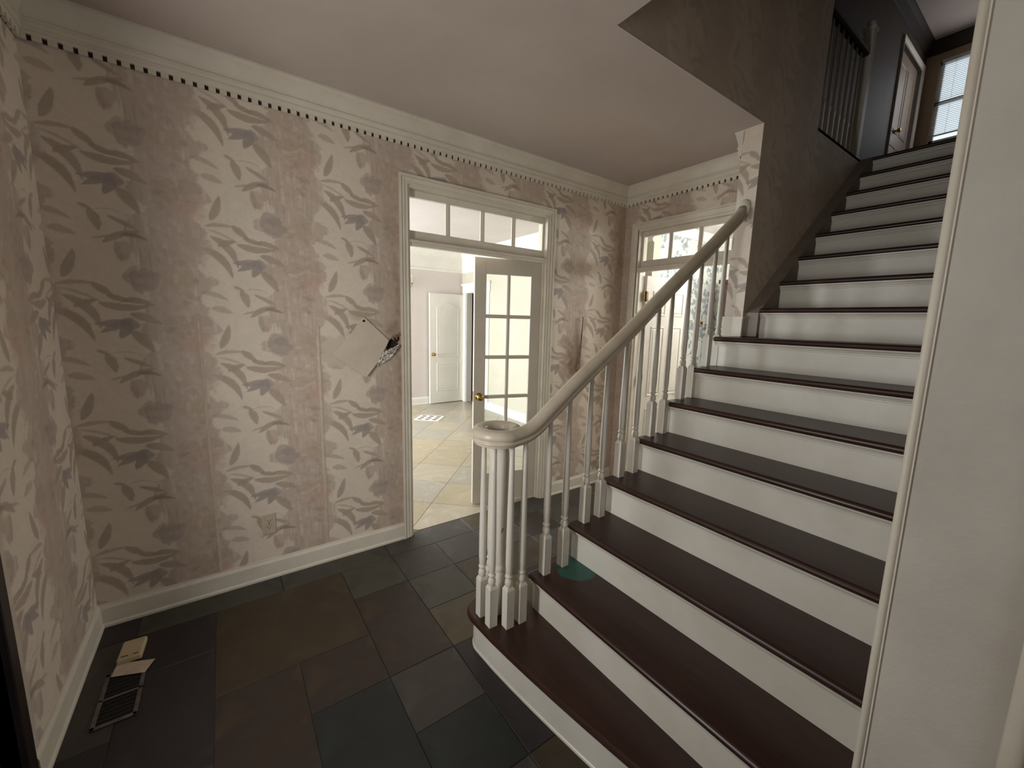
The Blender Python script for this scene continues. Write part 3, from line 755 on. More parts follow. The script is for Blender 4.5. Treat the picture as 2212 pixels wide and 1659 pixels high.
# dark entrance door in the left wall
d4 = empty('door_4', 'dark stained entrance door at the far left edge', 'door', kind='structure')
b = MB()
for a0, a1 in (((-.075, -.96, .01), (-.030, -1.12, 2.08)), ((-.075, -1.72, .01), (-.030, -1.87, 2.08)), ((-.075, -1.12, .01), (-.030, -1.72, .72)), ((-.075, -1.12, 1.98), (-.030, -1.72, 2.08))): b.box(a0, a1)
b.build('leaf', M_darkwood, d4)
b = MB(); b.bbox((-.032, -1.16, .18), (-.022, -1.68, .62), .006); b.build('panel', M_darkwood, d4)
b = MB(); b.box((-.055, -1.12, .72), (-.050, -1.72, 1.98)); b.build('glass_panel', M_glass, d4)
b = MB(); b.bbox((-.12, -.93, 0), (.016, -.905, 2.12)); b.bbox((-.12, -1.90, 0), (.0, -1.87, 2.12)); b.bbox((-.12, -.93, 2.085), (.012, -1.87, 2.12)); b.box((-.002, -.868, 0), (.012, -.906, 2.13))
b.box((-.002, -.852, 0), (.006, -.868, 2.13))
struct('trim_12', b, M_darkwood, 'dark stained frame of the entrance door at the left edge', 'door frame')
w4 = empty('added_window_4', 'unseen high window added behind the viewer for the fill lamp', 'window', kind='structure')
b = MB(); b.box((.0, -3.96, 1.5), (.90, -3.955, 2.5)); b.build('pane', M_glass, w4)  # unseen pane, added with its opening for the front fill lamp

# ------------------------------------------------------------------ FLOOR with slate pieces
b = MB(); b.box((-.12, .05, -.06), (L+.12, -4.02, -.0035))
floor = struct('floor', b, M_grout, 'dark multicoloured slate hall floor laid in mixed squares', 'floor')
xs = [0.0]+[round(.16+.3175*k, 4) for k in range(12)]+[3.80]
ys = [0.045]+[round(-.182-.3035*k, 4) for k in range(12)]+[-3.9]
used = set(); tile_cache = {}
def tile_mesh(w, h, m):
    k = (round(w, 3), round(h, 3), m.name)
    if k not in tile_cache:
        t = MB(); g = .0014; t.bbox((g, g-h, -.02), (w-g, -g, 0), .0016); me = t.mesh('slate_tile'); me.materials.append(m); tile_cache[k] = me
    return tile_cache[k]
def put_tile(i, j, a, c, m):
    for p in range(a):
        for q_ in range(c): used.add((i+p, j+q_))
    w = xs[i+a]-xs[i]; h = ys[j]-ys[j+c]
    link_mesh('tile', tile_mesh(w, h, m), floor, (xs[i], ys[j], RND.uniform(-.0008, .0004)))
pre = [(3, 4, 1, 2, SL[4]), (1, 1, 1, 1, SL[2]), (1, 2, 1, 2, SL[2]), (2, 1, 2, 2, SL[1]), (0, 1, 1, 2, SL[5]), (0, 3, 1, 2, SL[2]), (2, 3, 1, 2, SL[3]), (4, 1, 1, 1, SL[0]), (3, 3, 1, 1, SL[3]),
       (4, 2, 1, 2, SL[3]), (5, 1, 1, 1, SL[5]), (5, 2, 1, 1, SL[0]), (4, 4, 1, 1, SL[5]), (1, 4, 1, 1, SL[1]), (5, 0, 2, 1, SL[5]), (7, 0, 1, 1, SL[6]), (8, 0, 2, 1, SL[5]), (5, 3, 1, 1, SL[6]), (1, 0, 2, 1, SL[0]), (0, 0, 1, 1, SL[2]),
       (3, 0, 2, 1, SL[0]), (6, 1, 2, 1, SL[5]), (8, 1, 1, 1, SL[3])]
for p in pre: put_tile(*p)
for j in range(len(ys)-1):
    for i in range(len(xs)-1):
        if (i, j) in used: continue
        a, c = RND.choice([(1, 1), (1, 1), (2, 1), (1, 2), (2, 2)])
        if i+a > len(xs)-1: a = 1
        if j+c > len(ys)-1: c = 1
        if any((i+p, j+q_) in used for p in range(a) for q_ in range(c)): a = c = 1
        put_tile(i, j, a, c, RND.choice(SL))
# ------------------------------------------------------------------ NORTH ROOM shell and floor
b = MB(); b.box((-1.3, .05, -.06), (6.2, NY+.12, -.0035))
nfloor = struct('floor_north_room', b, M_grout2, 'pale stone tile floor laid diagonally in the bright room', 'floor')
def clip(poly, axis, val, keep_less):
    out = []; n = len(poly)
    for i in range(n):
        a, c = poly[i], poly[(i+1) % n]; ia = (a[axis] <= val) if keep_less else (a[axis] >= val); ic = (c[axis] <= val) if keep_less else (c[axis] >= val)
        if ia: out.append(a)
        if ia != ic:
            t = (val-a[axis])/(c[axis]-a[axis]); out.append((a[0]+(c[0]-a[0])*t, a[1]+(c[1]-a[1])*t))
    return out
S = .46; ang = math.radians(46.5); ca, sa = math.cos(ang), math.sin(ang); O = (1.678, .09)
for i in range(-12, 14):
    for j in range(-12, 14):
        g = .002
        q_ = [(i*S+g, j*S+g), ((i+1)*S-g, j*S+g), ((i+1)*S-g, (j+1)*S-g), (i*S+g, (j+1)*S-g)]
        P = [(O[0]+x*ca-y*sa, O[1]+x*sa+y*ca) for x, y in q_]
        ctr = (sum(p[0] for p in P)/4, sum(p[1] for p in P)/4)
        if not (0.6 < ctr[0] < 5.2 and -.2 < ctr[1] < NY+.3): continue
        for ax, v, less in ((0, .3, False), (0, NX, True), (1, .05, False), (1, NY, True)):
            P = clip(P, ax, v, less)
            if len(P) < 3: break
        if len(P) < 3: continue
        t = MB(); t.prism(P, 2, -.02, 0); t.build('tile', RND.choice(NT), nfloor)
wb = MB(); wb.box((-1.3, NY, 0), (NX+.12, NY+.12, H))
wn = struct('wall_north_room_far', wb, M_lav, 'pale lavender grey far wall of the bright room', 'wall')
wb = MB(); wb.box((NX, NY, 2.09), (NX+.12, .122, H)); wb.box((NX, NY, 0), (NX+.12, NY-.15, 2.09)); wb.box((NX, NY-.92, 0), (NX+.12, .122, 2.09))
struct('wall_north_room_east', wb, M_cream, 'pale lavender grey side wall with an open dark doorway', 'wall')
wb = MB(); wb.box((-1.3, .122, 0), (-1.42, 2.35, H)); wb.box((-1.3, 3.95, 0), (-1.42, NY, H)); wb.box((-1.3, 2.35, 0), (-1.42, 3.95, .5)); wb.box((-1.3, 2.35, 2.4), (-1.42, 3.95, H)); wb.box((-1.3, .12, 0), (-.12, .0, H))
struct('wall_north_room_west', wb, M_lav, 'unseen window wall of the bright room', 'wall')
w5 = empty('window_5', 'unseen window of the bright room', 'window', kind='structure'); b = MB(); b.box((-1.36, 2.35, .5), (-1.355, 3.95, 2.4)); b.build('pane', M_glass, w5)
b = MB(); b.box((-1.42, .12, H), (NX+.12, NY+.12, H+.1)); struct('ceiling_north_room', b, M_ceil2, 'pale ceiling of the bright room', 'ceiling')
def frieze(name, a, b_, N, label, m0, m1):
    a = Vector(a); b_ = Vector(b_); N = Vector(N); D = (b_-a).normalized()
    pr = [(0, 0), (.075, 0), (.075, .02), (.06, .035), (.035, .085), (.024, .12), (.024, .13), (.016, .135), (.016, .335), (.030, .345), (.032, .36), (.02, .378), (.0, .385)]
    r0 = [tuple(a+N*p-D*m0*p-Vector((0, 0, d))) for p, d in pr]; r1 = [tuple(b_+N*p+D*m1*p-Vector((0, 0, d))) for p, d in pr]
    m = MB(); m.rings([r0, r1]); return struct(name, m, M_bright, label, 'trim')
frieze('trim_13', (-1.3, NY, H), (NX, NY, H), (0, -1, 0), 'tall white crown and frieze on the far wall of the bright room', -1, -1)
frieze('trim_14', (NX, NY, H), (NX, .12, H), (-1, 0, 0), 'tall white crown and frieze on the side wall of the bright room', -1, 0)
baseboard('baseboard_north_room', (-1.3, NY, 0), (NX, NY, 0), (0, -1, 0), 0, -1, 'white baseboard on the far wall of the bright room', M_bright, 1.15)
baseboard('baseboard_north_room', (NX, NY-1.0, 0), (NX, .14, 0), (-1, 0, 0), 0, 0, 'white baseboard on the side wall of the bright room', M_bright, 1.15)
# casing of the dark doorway
b = MB(); y0, y1 = NY-.16, NY-.91
b.bbox((NX-.02, y0+.09, 0), (NX, y0, 2.09)); b.bbox((NX-.02, y1, 0), (NX, y1-.09, 2.09)); b.bbox((NX-.024, y0+.11, 2.09), (NX, y1-.11, 2.23)); b.bbox((NX-.045, y0+.13, 2.23), (NX, y1-.13, 2.265)); b.box((NX, y0, 0), (NX+.12, y0-.015, 2.09))
struct('trim_15', b, M_bright, 'white casing with capped head around the dark doorway', 'door casing')
b = MB(); b.box((NX+1.3, 2.2, 0), (NX+1.4, NY, H)); b.box((NX+.12, NY, 0), (NX+1.4, NY+.12, H)); b.box((NX+.12, 2.1, 0), (NX+1.4, 2.2, H)); b.box((NX+.12, 2.1, H), (NX+1.4, NY+.1, H+.1))
struct('wall_dark_passage', b, M_brown, 'dark passage walls beyond the bright room doorway', 'wall')
# floor registers
def register(name, label, loc, rz, w, d, nx, ny, mat, slotmat, group=None):
    r = empty(name, label, 'floor vent', loc, rz)
    b = MB(); b.bbox((-w/2, -d/2, 0), (w/2, d/2, .006), .002); b.build('plate', mat, r)
    sl = MB(); sw = w/(nx+.6)*.62; sd = d/(ny+.6)*.62; sl.box((-sw/2, -sd/2, 0), (sw/2, sd/2, .0015)); me = sl.mesh('slot'); me.materials.append(slotmat)
    for i in range(nx):
        for j in range(ny):
            link_mesh('slot', me, r, ((i-(nx-1)/2)*w/(nx+.3), (j-(ny-1)/2)*d/(ny+.3), .006))
    return r
register('floor_register', 'white square floor register with nine holes on the pale tiles', (3.245, 3.30, .0), math.radians(-43), .40, .34, 3, 3, M_bright, M_vent)
# brass sconce
s = empty('wall_sconce', 'brass candle arm light on the far wall of the bright room', 'wall light', (3.27, NY, 2.22))
b = MB(); b.lathe([(.001, -.07), (.03, -.06), (.038, 0), (.03, .06), (.001, .07)], 0, -.012, 14); b.build('backplate', M_brass, s)
for sx in (-1, 1):
    b = MB(); pts = [(0, -.02, -.05)]
    for k in range(1, 13):
        t = k/12*math.pi; pts.append((sx*(.055-.055*math.cos(t)), -.02-.05*math.sin(t/2), -.05-.055*math.sin(t)+.02*k/12))
    b.tube(pts, .0045, 8); b.lathe([(.001, -.045+.02), (.022, -.035+.02), (.026, -.028+.02), (.006, -.026+.02)], sx*.11, -.07, 14)
    b.build('arm', M_brass, s)
    b = MB(); b.lathe([(.007, -.01), (.007, .075)], sx*.11, -.07, 10); b.lathe([(.004, .075), (.009, .09), (.007, .11), (.001, .135)], sx*.11, -.07, 10); b.build('candle', M_bulb, s)

# ------------------------------------------------------------------ BATHROOM (beyond wall B)
EN = .55; EX = 6.64
wb = MB(); wb.box((L+.12, EN, 0), (EX, EN+.1, H))
w_ = struct('wall_bathroom_north', wb, M_ivy, 'white wallpaper with grey green ivy sprigs beyond the narrow doorway', 'wall')
b = MB(); b.bbox((L+.12, EN-.03, .0), (EX-.02, EN, .56)); b.bbox((L+.12, EN-.045, .56), (EX-.02, EN, .60)); b.build('wainscot', M_bright, w_)
b = MB(); b.box((5.72, EN-.034, .50), (5.80, EN-.03, .545)); b.build('vent_slot', M_slot, w_)
b = MB()
pr = [(0, 0), (.07, 0), (.07, .02), (.03, .08), (.02, .11), (0, .115)]
b.rings([[(x, EN-p, H-d) for p, d in pr] for x in (L+.12, EX)]); b.build('crown', M_bright, w_)
wb = MB(); wb.box((EX, EN+.1, 0), (EX+.1, YS0, H)); struct('wall_bathroom_east', wb, M_bright, 'white end wall of the ivy papered room', 'wall')
wb = MB(); wb.box((4.25, YS0+.002, 0), (EX, YS0+.02, H)); struct('wall_bathroom_south', wb, M_bright, 'unseen side wall of the ivy papered room', 'wall')
wb = MB(); wb.box((L+.12, .122, 0), (L+.14, EN, H)); struct('wall_bathroom_west', wb, M_ivy, 'ivy papered return wall behind the open six panel door', 'wall')
b = MB(); b.box((L+.12, EN+.1, H), (EX+.1, YS0, H+.1)); struct('ceiling_bathroom', b, M_ceil2, 'pale ceiling of the ivy papered room', 'ceiling')
b = MB(); b.box((L+.0, EN+.1, -.06), (EX+.1, YS0, .0)); struct('floor_bathroom', b, M_grout2, 'pale floor of the ivy papered room', 'floor')
# tall brown cabinet
c = empty('tall_cabinet', 'reddish brown wooden cabinet seen through the narrow doorway behind the balusters', 'cabinet', (6.38, .05, 0))
b = MB(); b.bbox((-.22, -.30, 0), (.22, .235, 2.16)); b.build('body', M_cab, c)
b = MB(); b.bbox((-.25, -.33, 2.16), (.24, .255, 2.21)); b.build('cornice', M_cab, c)
for y0, y1 in ((-.285, -.035), (-.025, .225)):
    for z0, z1 in ((.08, .95), (1.0, 2.1)):
        b = MB(); b.bbox((-.24, y0, z0), (-.22, y1, z1), .004); dd = b.build('door', M_cab, c)
        b = MB(); b.bbox((-.25, y0+.05, z0+.06), (-.24, y1-.05, z1-.06), .006); b.build('panel', M_cab, dd)
o = tag(MB().lathe([(.001, 0), (.048, 0), (.05, .008), (.03, .014), (.001, .015)], 0, 0, 20).build('wall_plate', M_device), 'round cream wall plate on the ivy wallpaper', 'wall plate')
o.location = (6.19, EN, 1.638); o.rotation_euler = (math.pi/2, 0, 0)
b = MB(); b.lathe([(.001, 0), (.018, 0), (.018, .02), (.001, .021)], 0, 0, 14); k = b.build('dark_button', M_hinge, o); k.location = (0, 0, .014)

# ------------------------------------------------------------------ UPPER HALL
b = MB(); b.box((X1+15*RUN+.052, YD, UF-.2), (XF, YU, UF)); b.box((4.25, YS1, UF-.02), (X1+15*RUN+.052, YU, UF))
struct('floor_upper_hall', b, M_darkwood, 'dark wooden floor of the upper hall at the top of the stairs', 'floor')
b = MB(); b.box((WELLX-.12, YD-.18, UC), (XF+.1, YU+.1, UC+.1)); struct('ceiling_upper_hall', b, M_ceil, 'grey ceiling of the upper hall', 'ceiling')
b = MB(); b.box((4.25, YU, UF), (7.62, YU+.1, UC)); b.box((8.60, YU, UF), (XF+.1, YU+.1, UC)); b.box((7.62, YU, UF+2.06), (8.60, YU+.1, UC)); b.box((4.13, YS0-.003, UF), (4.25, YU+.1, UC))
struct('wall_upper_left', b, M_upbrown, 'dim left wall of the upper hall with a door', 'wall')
b = MB(); WY0, WY1, WZ0, WZ1 = -1.035, -1.98, UF+1.10, UF+2.155
b.box((XF, YU, UF), (XF+.1, WY0, UC)); b.box((XF, WY1, UF), (XF+.1, YD, UC)); b.box((XF, WY0, UF), (XF+.1, WY1, WZ0)); b.box((XF, WY0, WZ1), (XF+.1, WY1, UC))
struct('wall_upper_end', b, M_dot, 'end wall of the upper hall in tan wallpaper with small dark sprigs', 'wall')
b = MB(); pr = [(0, 0), (.08, 0), (.08, .02), (.05, .07), (.03, .12), (.02, .15), (0, .155)]
b.rings([[(XF-p, y, UC-d) for p, d in pr] for y in (YU, YD)]); b.rings([[(x, YU-p, UC-d) for p, d in pr] for x in (4.25, XF)])
struct('trim_16', b, M_brown, 'dark brown crown moulding around the upper hall ceiling', 'trim')
# upper window + blind
w6 = empty('window_6', 'bright upstairs window behind white mini blinds', 'window', kind='structure')
b = MB(); b.box((XF+.06, WY0, WZ0), (XF+.064, WY1, WZ1)); b.build('pane', M_glass, w6)
b = MB(); b.box((XF+.04, WY0, WZ0), (XF+.09, WY0-.04, WZ1)); b.box((XF+.04, WY1+.04, WZ0), (XF+.09, WY1, WZ1)); b.box((XF+.04, WY0, WZ0), (XF+.09, WY1, WZ0+.05)); b.box((XF+.04, WY0, WZ1-.05), (XF+.09, WY1, WZ1)); b.box((XF+.04, WY0, WZ0+.50), (XF+.09, WY1, WZ0+.54))
b.box((XF-.03, WY0+.05, WZ0-.03), (XF+.05, WY1-.05, WZ0)); b.build('frame', M_white, w6)
bl = empty('window_blind', 'white horizontal mini blind raised slightly above the sill of the upstairs window', 'blind', (XF+.02, 0, WZ1))
b = MB(); b.bbox((-.02, WY0-.01, -.03), (.02, WY1+.01, 0)); b.build('head_rail', M_blind, bl)
NS = 38; z_top, z_bot = -.045, -(WZ1-WZ0)+.13
sm = MB(); sm.prism([(-.0125, -.0012), (-.004, .0014), (.004, .0014), (.0125, -.0006), (.0125, -.0014), (.004, .0006), (-.004, .0006), (-.0125, -.0020)], 1, WY0-.012, WY1+.012)
sv = [(x, y, z) for x, y, z in sm.v]; me = sm.mesh('slat'); me.materials.append(M_blind)
for i in range(NS): link_mesh('slat', me, bl, (0, 0, z_top+(z_bot-z_top)*i/(NS-1)))
b = MB(); b.bbox((-.012, WY0-.012, z_bot-.035), (.012, WY1+.012, z_bot-.018)); b.build('bottom_rail', M_blind, bl)
for y in (WY0-.15, WY1+.15):
    b = MB(); b.tube([(.013, y, 0), (.013, y, z_bot-.02)], .0015, 6); b.build('ladder_cord', M_blind, bl)
# upstairs door and casing
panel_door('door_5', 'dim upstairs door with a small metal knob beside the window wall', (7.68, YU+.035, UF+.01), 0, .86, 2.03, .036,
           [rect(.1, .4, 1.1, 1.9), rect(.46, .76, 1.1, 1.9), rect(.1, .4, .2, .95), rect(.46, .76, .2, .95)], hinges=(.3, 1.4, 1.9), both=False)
o = link_mesh('door_knob', KNOB, bpy.data.objects['door_5'], (.26, 0, 1.12))
casing('trim_17', YU, 'x', 7.64, 8.58, UF+2.05, -1, 'casing of the upstairs door', z0=UF)
# guard balustrade on the upper landing
g = empty('upper_guard_rail', 'dim white guard rail with balusters on the upper landing edge', 'railing', (4.26, YS1+.05, UF))
b = MB(); b.bbox((0, -.012, .0), (.88, .012, .025)); b.build('shoe', M_white, g)
b = MB(); b.bbox((0, -.03, .80), (.88, .03, .85), .012); b.build('rail', M_darkwood, g)
bb = MB(); bb.bbox((-.013, -.013, .02), (.013, .013, .24)); bb.lathe([(.008, .24), (.011, .26), (.012, .30), (.007, .80)], 0, 0, 10); me = bb.mesh('baluster'); me.materials.append(M_white)
for i in range(8): link_mesh('baluster', me, g, (.05+i*.105, 0, 0))
b = MB(); b.bbox((.88, -.035, 0), (.95, .035, 1.0)); b.bbox((.87, -.045, 1.0), (.96, .045, 1.03)); b.sphere((.915, 0, 1.06), .032); b.build('newel_post', M_white, g)

# ------------------------------------------------------------------ STAIRCASE
st = empty('staircase', 'straight staircase with dark stained treads and white risers climbing past the hall', 'staircase', (X1, -1.9, 0))
st_off = Vector((X1, -1.9, 0))
def part(mb, name, mat, parent=None):
    mb.v = [tuple(Vector(v)-st_off) for v in mb.v]
    o = mb.build(name, mat, parent or st); return o
OV = .030                       # nosing overhang
def nose_profile(x0, zt, x1, t=.030):
    "xz section, rounded nosing at x0"
    r = t/2; pts = []
    for k in range(9):
        a = math.pi/2+math.pi*k/8; pts.append((x0+r+r*math.cos(a), zt-r+r*math.sin(a)))
    return pts+[(x1, zt-t), (x1, zt)]
for i in range(1, 17):
    z = i*RISE; x = X1+(i-1)*RUN
    yl = YL if i <= 8 else YS1-.088
    xr = x+RUN+OV+.012 if i < 16 else x+.16
    # tread
    if i == 1: continue
    b = MB(); t = .030
    if i <= 8:
        # rounded return along the open end: build as rings along y with shrinking section near the end
        n = 6; rings = []
        for k in range(n+1):
            a = math.pi/2*k/n; yy = yl-.015+.015*math.sin(a); s_ = .015*(1-math.cos(a))
            pr = nose_profile(x, z, xr, t); zc = z-t/2
            rings.append([(px+(s_ if px < x+.015 else 0), yy, zc+(pz-zc)*(max(.02, math.cos(a)))) for px, pz in pr])
        rings = [[(px, YD-.02, pz) for px, pz in nose_profile(x, z, xr, t)]]+rings
        b.rings(rings, smooth=False)
    else:
        b.prism(nose_profile(x, z, xr, t), 1, YD, yl)
    part(b, 'tread', M_tread_paint if i == 2 else M_tread)
    # riser
    b = MB(); b.box((x+OV, YD-.02, z-RISE+.0), (x+OV+.018, yl-.018 if i <= 8 else yl, z-t)); part(b, 'riser', M_riser)
    # cove moulding under the nosing
    b = MB()
    b.prism([(x+OV, z-t), (x+.008, z-t), (x+.009, z-t-.006), (x+.018, z-t-.014), (x+.021, z-t-.022), (x+.026, z-t-.024), (x+.026, z-t-.030), (x+OV, z-t-.032)], 1, YD, yl-.012 if i <= 8 else yl)
    part(b, 'cove_moulding', M_riser)
# first (bullnose) tread and riser, front edge bowing back to the right
def front_x(y):
    t = max(0, (-1.20-y)/.85); return 1.476+.11*t**1.35
def outline(inset):
    pts = []; c = (1.605, -1.175); r = .130-inset
    for k in range(17):
        a = math.radians(20+160*k/16); pts.append((c[0]+r*math.cos(a), c[1]+r*math.sin(a)))
    for k in range(1, 12):
        y = c[1]-.03-(abs(YD)+c[1]-.03)*k/11; pts.append((front_x(y)+inset, y))
    pts.append((X1+RUN+OV+.012, YD)); pts.append((X1+RUN+OV+.012, c[1]+r*math.sin(math.radians(20))))
    return pts
b = MB(); R = []
for ins, z in ((.012, RISE-.030), (.004, RISE-.026), (0, RISE-.015), (.004, RISE-.004), (.012, RISE)):
    R.append([(x, y, z) for x, y in outline(ins)])
b.rings(R); part(b, 'tread', M_tread)
b = MB(); R = [[(x, y, z) for x, y in outline(.032)] for z in (0, RISE-.030)]; b.rings(R); part(b, 'riser', M_riser)
b = MB(); R = [[(x, y, z) for x, y in outline(i_)] for i_, z in ((.028, 0), (.028, .010), (.032, .014))]; b.rings(R); part(b, 'shoe_moulding', M_riser)
# spandrel (closed side under the open flight) and skirt on the near wall
b = MB(); poly = [(X1+RUN+OV+.006, 0)]
for i in range(2, 9):
    x = X1+(i-1)*RUN+OV+.006; poly += [(x, (i-1)*RISE), (x, i*RISE-.03)]
poly += [(XS, 8*RISE-.03), (XS, 0)]
pts = [poly[0]]
for p in poly[1:]:
    if abs(p[0]-pts[-1][0])+abs(p[1]-pts[-1][1]) > 1e-5: pts.append(p)
b.prism(pts, 1, YL-.020, YL-.034); part(b, 'side_panel', M_riser)
def skirt(y0, y1, i0, i1, mat, nm):
    b = MB(); xa, xb = X1+(i0-1)*RUN-.05, X1+(i1-1)*RUN+.15; m = RISE/RUN
    f = lambda x: RISE+(x-X1)*m
    b.prism([(xa, f(xa)-.30), (xb, f(xb)-.34), (xb, f(xb)+.10), (xa, f(xa)+.10)], 1, y0, y1); part(b, nm, mat)
b = MB(); m_ = RISE/RUN; f_ = lambda x: RISE+(x-X1)*m_
b.prism([(XD+.02, 0), (5.3, f_(5.3)-.34), (5.3, UF), (5.2, f_(5.2)+.06), (1.62, f_(1.62)+.10), (XD+.02, f_(XD)+.10)], 1, YD+.014, YD-.005); part(b, 'skirt_board', M_riser)
b = MB(); b.prism([(XS+.02, f_(XS)-.165), (5.25, f_(5.25)-.22), (5.25, UF), (5.20, UF), (XS+.02, f_(XS)-.01)], 1, YS1, YS1-.088); part(b, 'boxed_stringer', M_string)
b = MB(); b.prism([(XS+.1, 8*RISE-.25), (5.25, 16*RISE-.32), (5.25, 16*RISE-.35), (XS+.1, 8*RISE-.28)], 1, YS1, YD); part(b, 'soffit', M_white)

# handrail
CTRL = [(3.432, -1.2655, 2.343), (3.16, -1.273, 2.129), (2.893, -1.281, 1.949), (2.693, -1.287, 1.811), (2.524, -1.291, 1.690), (2.367, -1.296, 1.578), (2.206, -1.301, 1.468), (2.058, -1.305, 1.372), (1.92, -1.309, 1.277), (1.802, -1.312, 1.190),
        (1.72, -1.314, 1.130), (1.66, -1.314, 1.103), (1.60, -1.312, 1.094)]
def catmull(P, n=6):
    P = [Vector(p) for p in P]; out = []
    for i in range(len(P)-1):
        p0 = P[max(i-1, 0)]; p1 = P[i]; p2 = P[i+1]; p3 = P[min(i+2, len(P)-1)]
        for k in range(n):
            t = k/n; out.append(.5*((2*p1)+(-p0+p2)*t+(2*p0-5*p1+4*p2-p3)*t*t+(-p0+3*p1-3*p2+p3)*t**3))
    return out+[P[-1]]
path = catmull(CTRL)
# smooth heights a little
zs = [p.z for p in path]
for _ in range(6): zs = [zs[0]]+[(zs[i-1]+2*zs[i]+zs[i+1])/4 for i in range(1, len(zs)-1)]+[zs[-1]]
for p, z in zip(path, zs): p.z = z
VC = Vector((1.590, -1.215, 1.092))
for k in range(1, 40):
    a = -84-k*8.4; r = .099-.030*(k/39)**1.6
    path.append(Vector((VC.x+r*math.cos(math.radians(a)), VC.y+r*math.sin(math.radians(a)), 1.092)))
half = [(0, .0310), (.010, .0300), (.020, .0250), (.0275, .0165), (.0315, .0050), (.0318, -.0020), (.0300, -.0080), (.0255, -.0125), (.0235, -.0165), (.0235, -.0172), (.0285, -.0200), (.0300, -.0255), (.0285, -.0310), (.0240, -.0330), (.0215, -.0335), (.0215, -.0345), (.0215, -.0420), (.0210, -.0425)]
RP = [(-u, v) for u, v in half[:0:-1]]+half
rings = []
for i, p in enumerate(path):
    d = (path[min(i+1, len(path)-1)]-path[max(i-1, 0)]).normalized()
    side = d.cross(Vector((0, 0, 1))).normalized(); up = side.cross(d).normalized()
    rings.append([tuple(p+side*u+up*v) for u, v in RP])
b = MB(); b.rings(rings, smooth=True)
hr = part(b, 'handrail', M_rail)
# eye of the volute
b = MB(); e = path[-1]; b.lathe([(.001, e.z-.042), (.0215, e.z-.042), (.0215, e.z-.034), (.029, e.z-.032), (.030, e.z-.0255), (.0235, e.z-.017), (.030, e.z-.008), (.0318, e.z+.002), (.0275, e.z+.0165), (.020, e.z+.025), (.010, e.z+.030), (.001, e.z+.031)], e.x, e.y, 20); part(b, 'volute_eye', M_rail, hr)
b = MB(); b.lathe([(.001, 1.050), (.072, 1.050), (.076, 1.054), (.076, 1.060), (.07, 1.064), (.001, 1.064)], VC.x, VC.y, 28); part(b, 'volute_cap', M_rail, hr)
# rosette on the wall end
b = MB(); n = 20; vs = []; fs = []; prof = [(.001, 0), (.052, 0), (.056, .006), (.052, .012), (.046, .014), (.042, .020), (.001, .022)]
for r, x in prof:
    for i in range(n):
        t = 2*math.pi*i/n; vs.append((XS-x, -1.268+r*math.cos(t)*.78, 2.352+r*math.sin(t)))
for k in range(len(prof)-1):
    for i in range(n):
        j = (i+1) % n; fs.append((k*n+i, k*n+j, k*n+n+j, k*n+n+i))
b.add(vs, fs, True); part(b, 'rosette', M_trim)
# balusters
def rail_under(x):
    best = min(path[:78], key=lambda p: abs(p.x-x)); return best.z
def baluster(cx, cy, z0, ztop, turn=0, mat=M_white):
    b = MB(); h = .014; w = .0205; zb = z0+.200
    b.rings([[(cx+sx*w, cy+sy*w, z) for sx, sy in ((-1, -1), (1, -1), (1, 1), (-1, 1))] for z in (z0, zb-.012)]+[[(cx+sx*.013, cy+sy*.013, zb+.004) for sx, sy in ((-1, -1), (1, -1), (1, 1), (-1, 1))]])
    Lh = ztop-zb
    b.lathe([(.0125, zb), (.0165, zb+.008), (.0190, zb+.020), (.0165, zb+.034), (.0125, zb+.041), (.0125, zb+.045), (.0180, zb+.049), (.0180, zb+.055), (.0130, zb+.059), (.0145, zb+.066), (.0168, zb+.11), (.0168, zb+.22), (.0150, zb+Lh*.55), (.0125, zb+Lh*.8), (.0105, ztop)], cx, cy, 14)
    return part(b, 'baluster', mat)
for (x, y) in ((1.531, -1.183), (1.532, -1.266), (1.592, -1.315), (1.662, -1.318), (1.602, -1.140)):
    baluster(x, y, RISE, 1.056)
sp = {2: (1.805, 1.925), 3: (2.068, 2.183), 4: (2.326, 2.447), 5: (2.586, 2.708), 6: (2.872, 2.990), 7: (3.140, 3.265)}
for i, xs_ in sp.items():
    for x in xs_:
        y = -1.314+(x-1.8)/(3.3-1.8)*.042
        slope = .82
        baluster(x, y, i*RISE, rail_under(x)-.048)
# last pair on tread 8 stand in front of the wall end
# newel post
b = MB(); cx, cy = 1.612, -1.212
b.lathe([(.030, RISE), (.030, RISE+.21), (.024, RISE+.216), (.031, RISE+.226), (.031, RISE+.238), (.025, RISE+.246), (.028, RISE+.26), (.032, RISE+.34), (.033, .95), (.029, 1.02), (.034, 1.03), (.034, 1.045), (.028, 1.052)], cx, cy, 22)
part(b, 'newel_post', M_chip)

# ------------------------------------------------------------------ SMALL THINGS
# outlet covered with wallpaper
o_ = empty('wall_outlet', 'wallpaper covered electrical outlet low on the back wall', 'outlet', (.7555, 0, .347))
pm = MB(); pm.bbox((-.036, -.0065, -.0625), (.036, .002, .0625), .0025); pl = pm.build('cover_plate', M_paper_plain, o_)
for z in (-.020, .020):
    b = MB(); b.rings([[(.017*math.cos(t)*1.0, y, z+.0145*math.sin(t)) for t in [2*math.pi*k/16 for k in range(16)]] for y in (-.0065, -.0085)]); rc = b.build('receptacle', M_paper_plain, o_)
    b = MB(); b.box((-.008, -.0089, z-.001), (-.0055, -.0083, z+.008)); b.box((.0055, -.0089, z-.001), (.008, -.0083, z+.007)); b.box((-.0022, -.0089, z-.010), (.0022, -.0083, z-.005)); b.build('slots', M_slot, rc)
b = MB(); b.lathe([(.0001, 0), (.003, 0), (.003, .0012), (.0001, .0014)], 0, 0, 10); k = b.build('screw', M_hinge, o_); k.location = (0, -.0065, 0); k.rotation_euler = (math.pi/2, 0, 0)
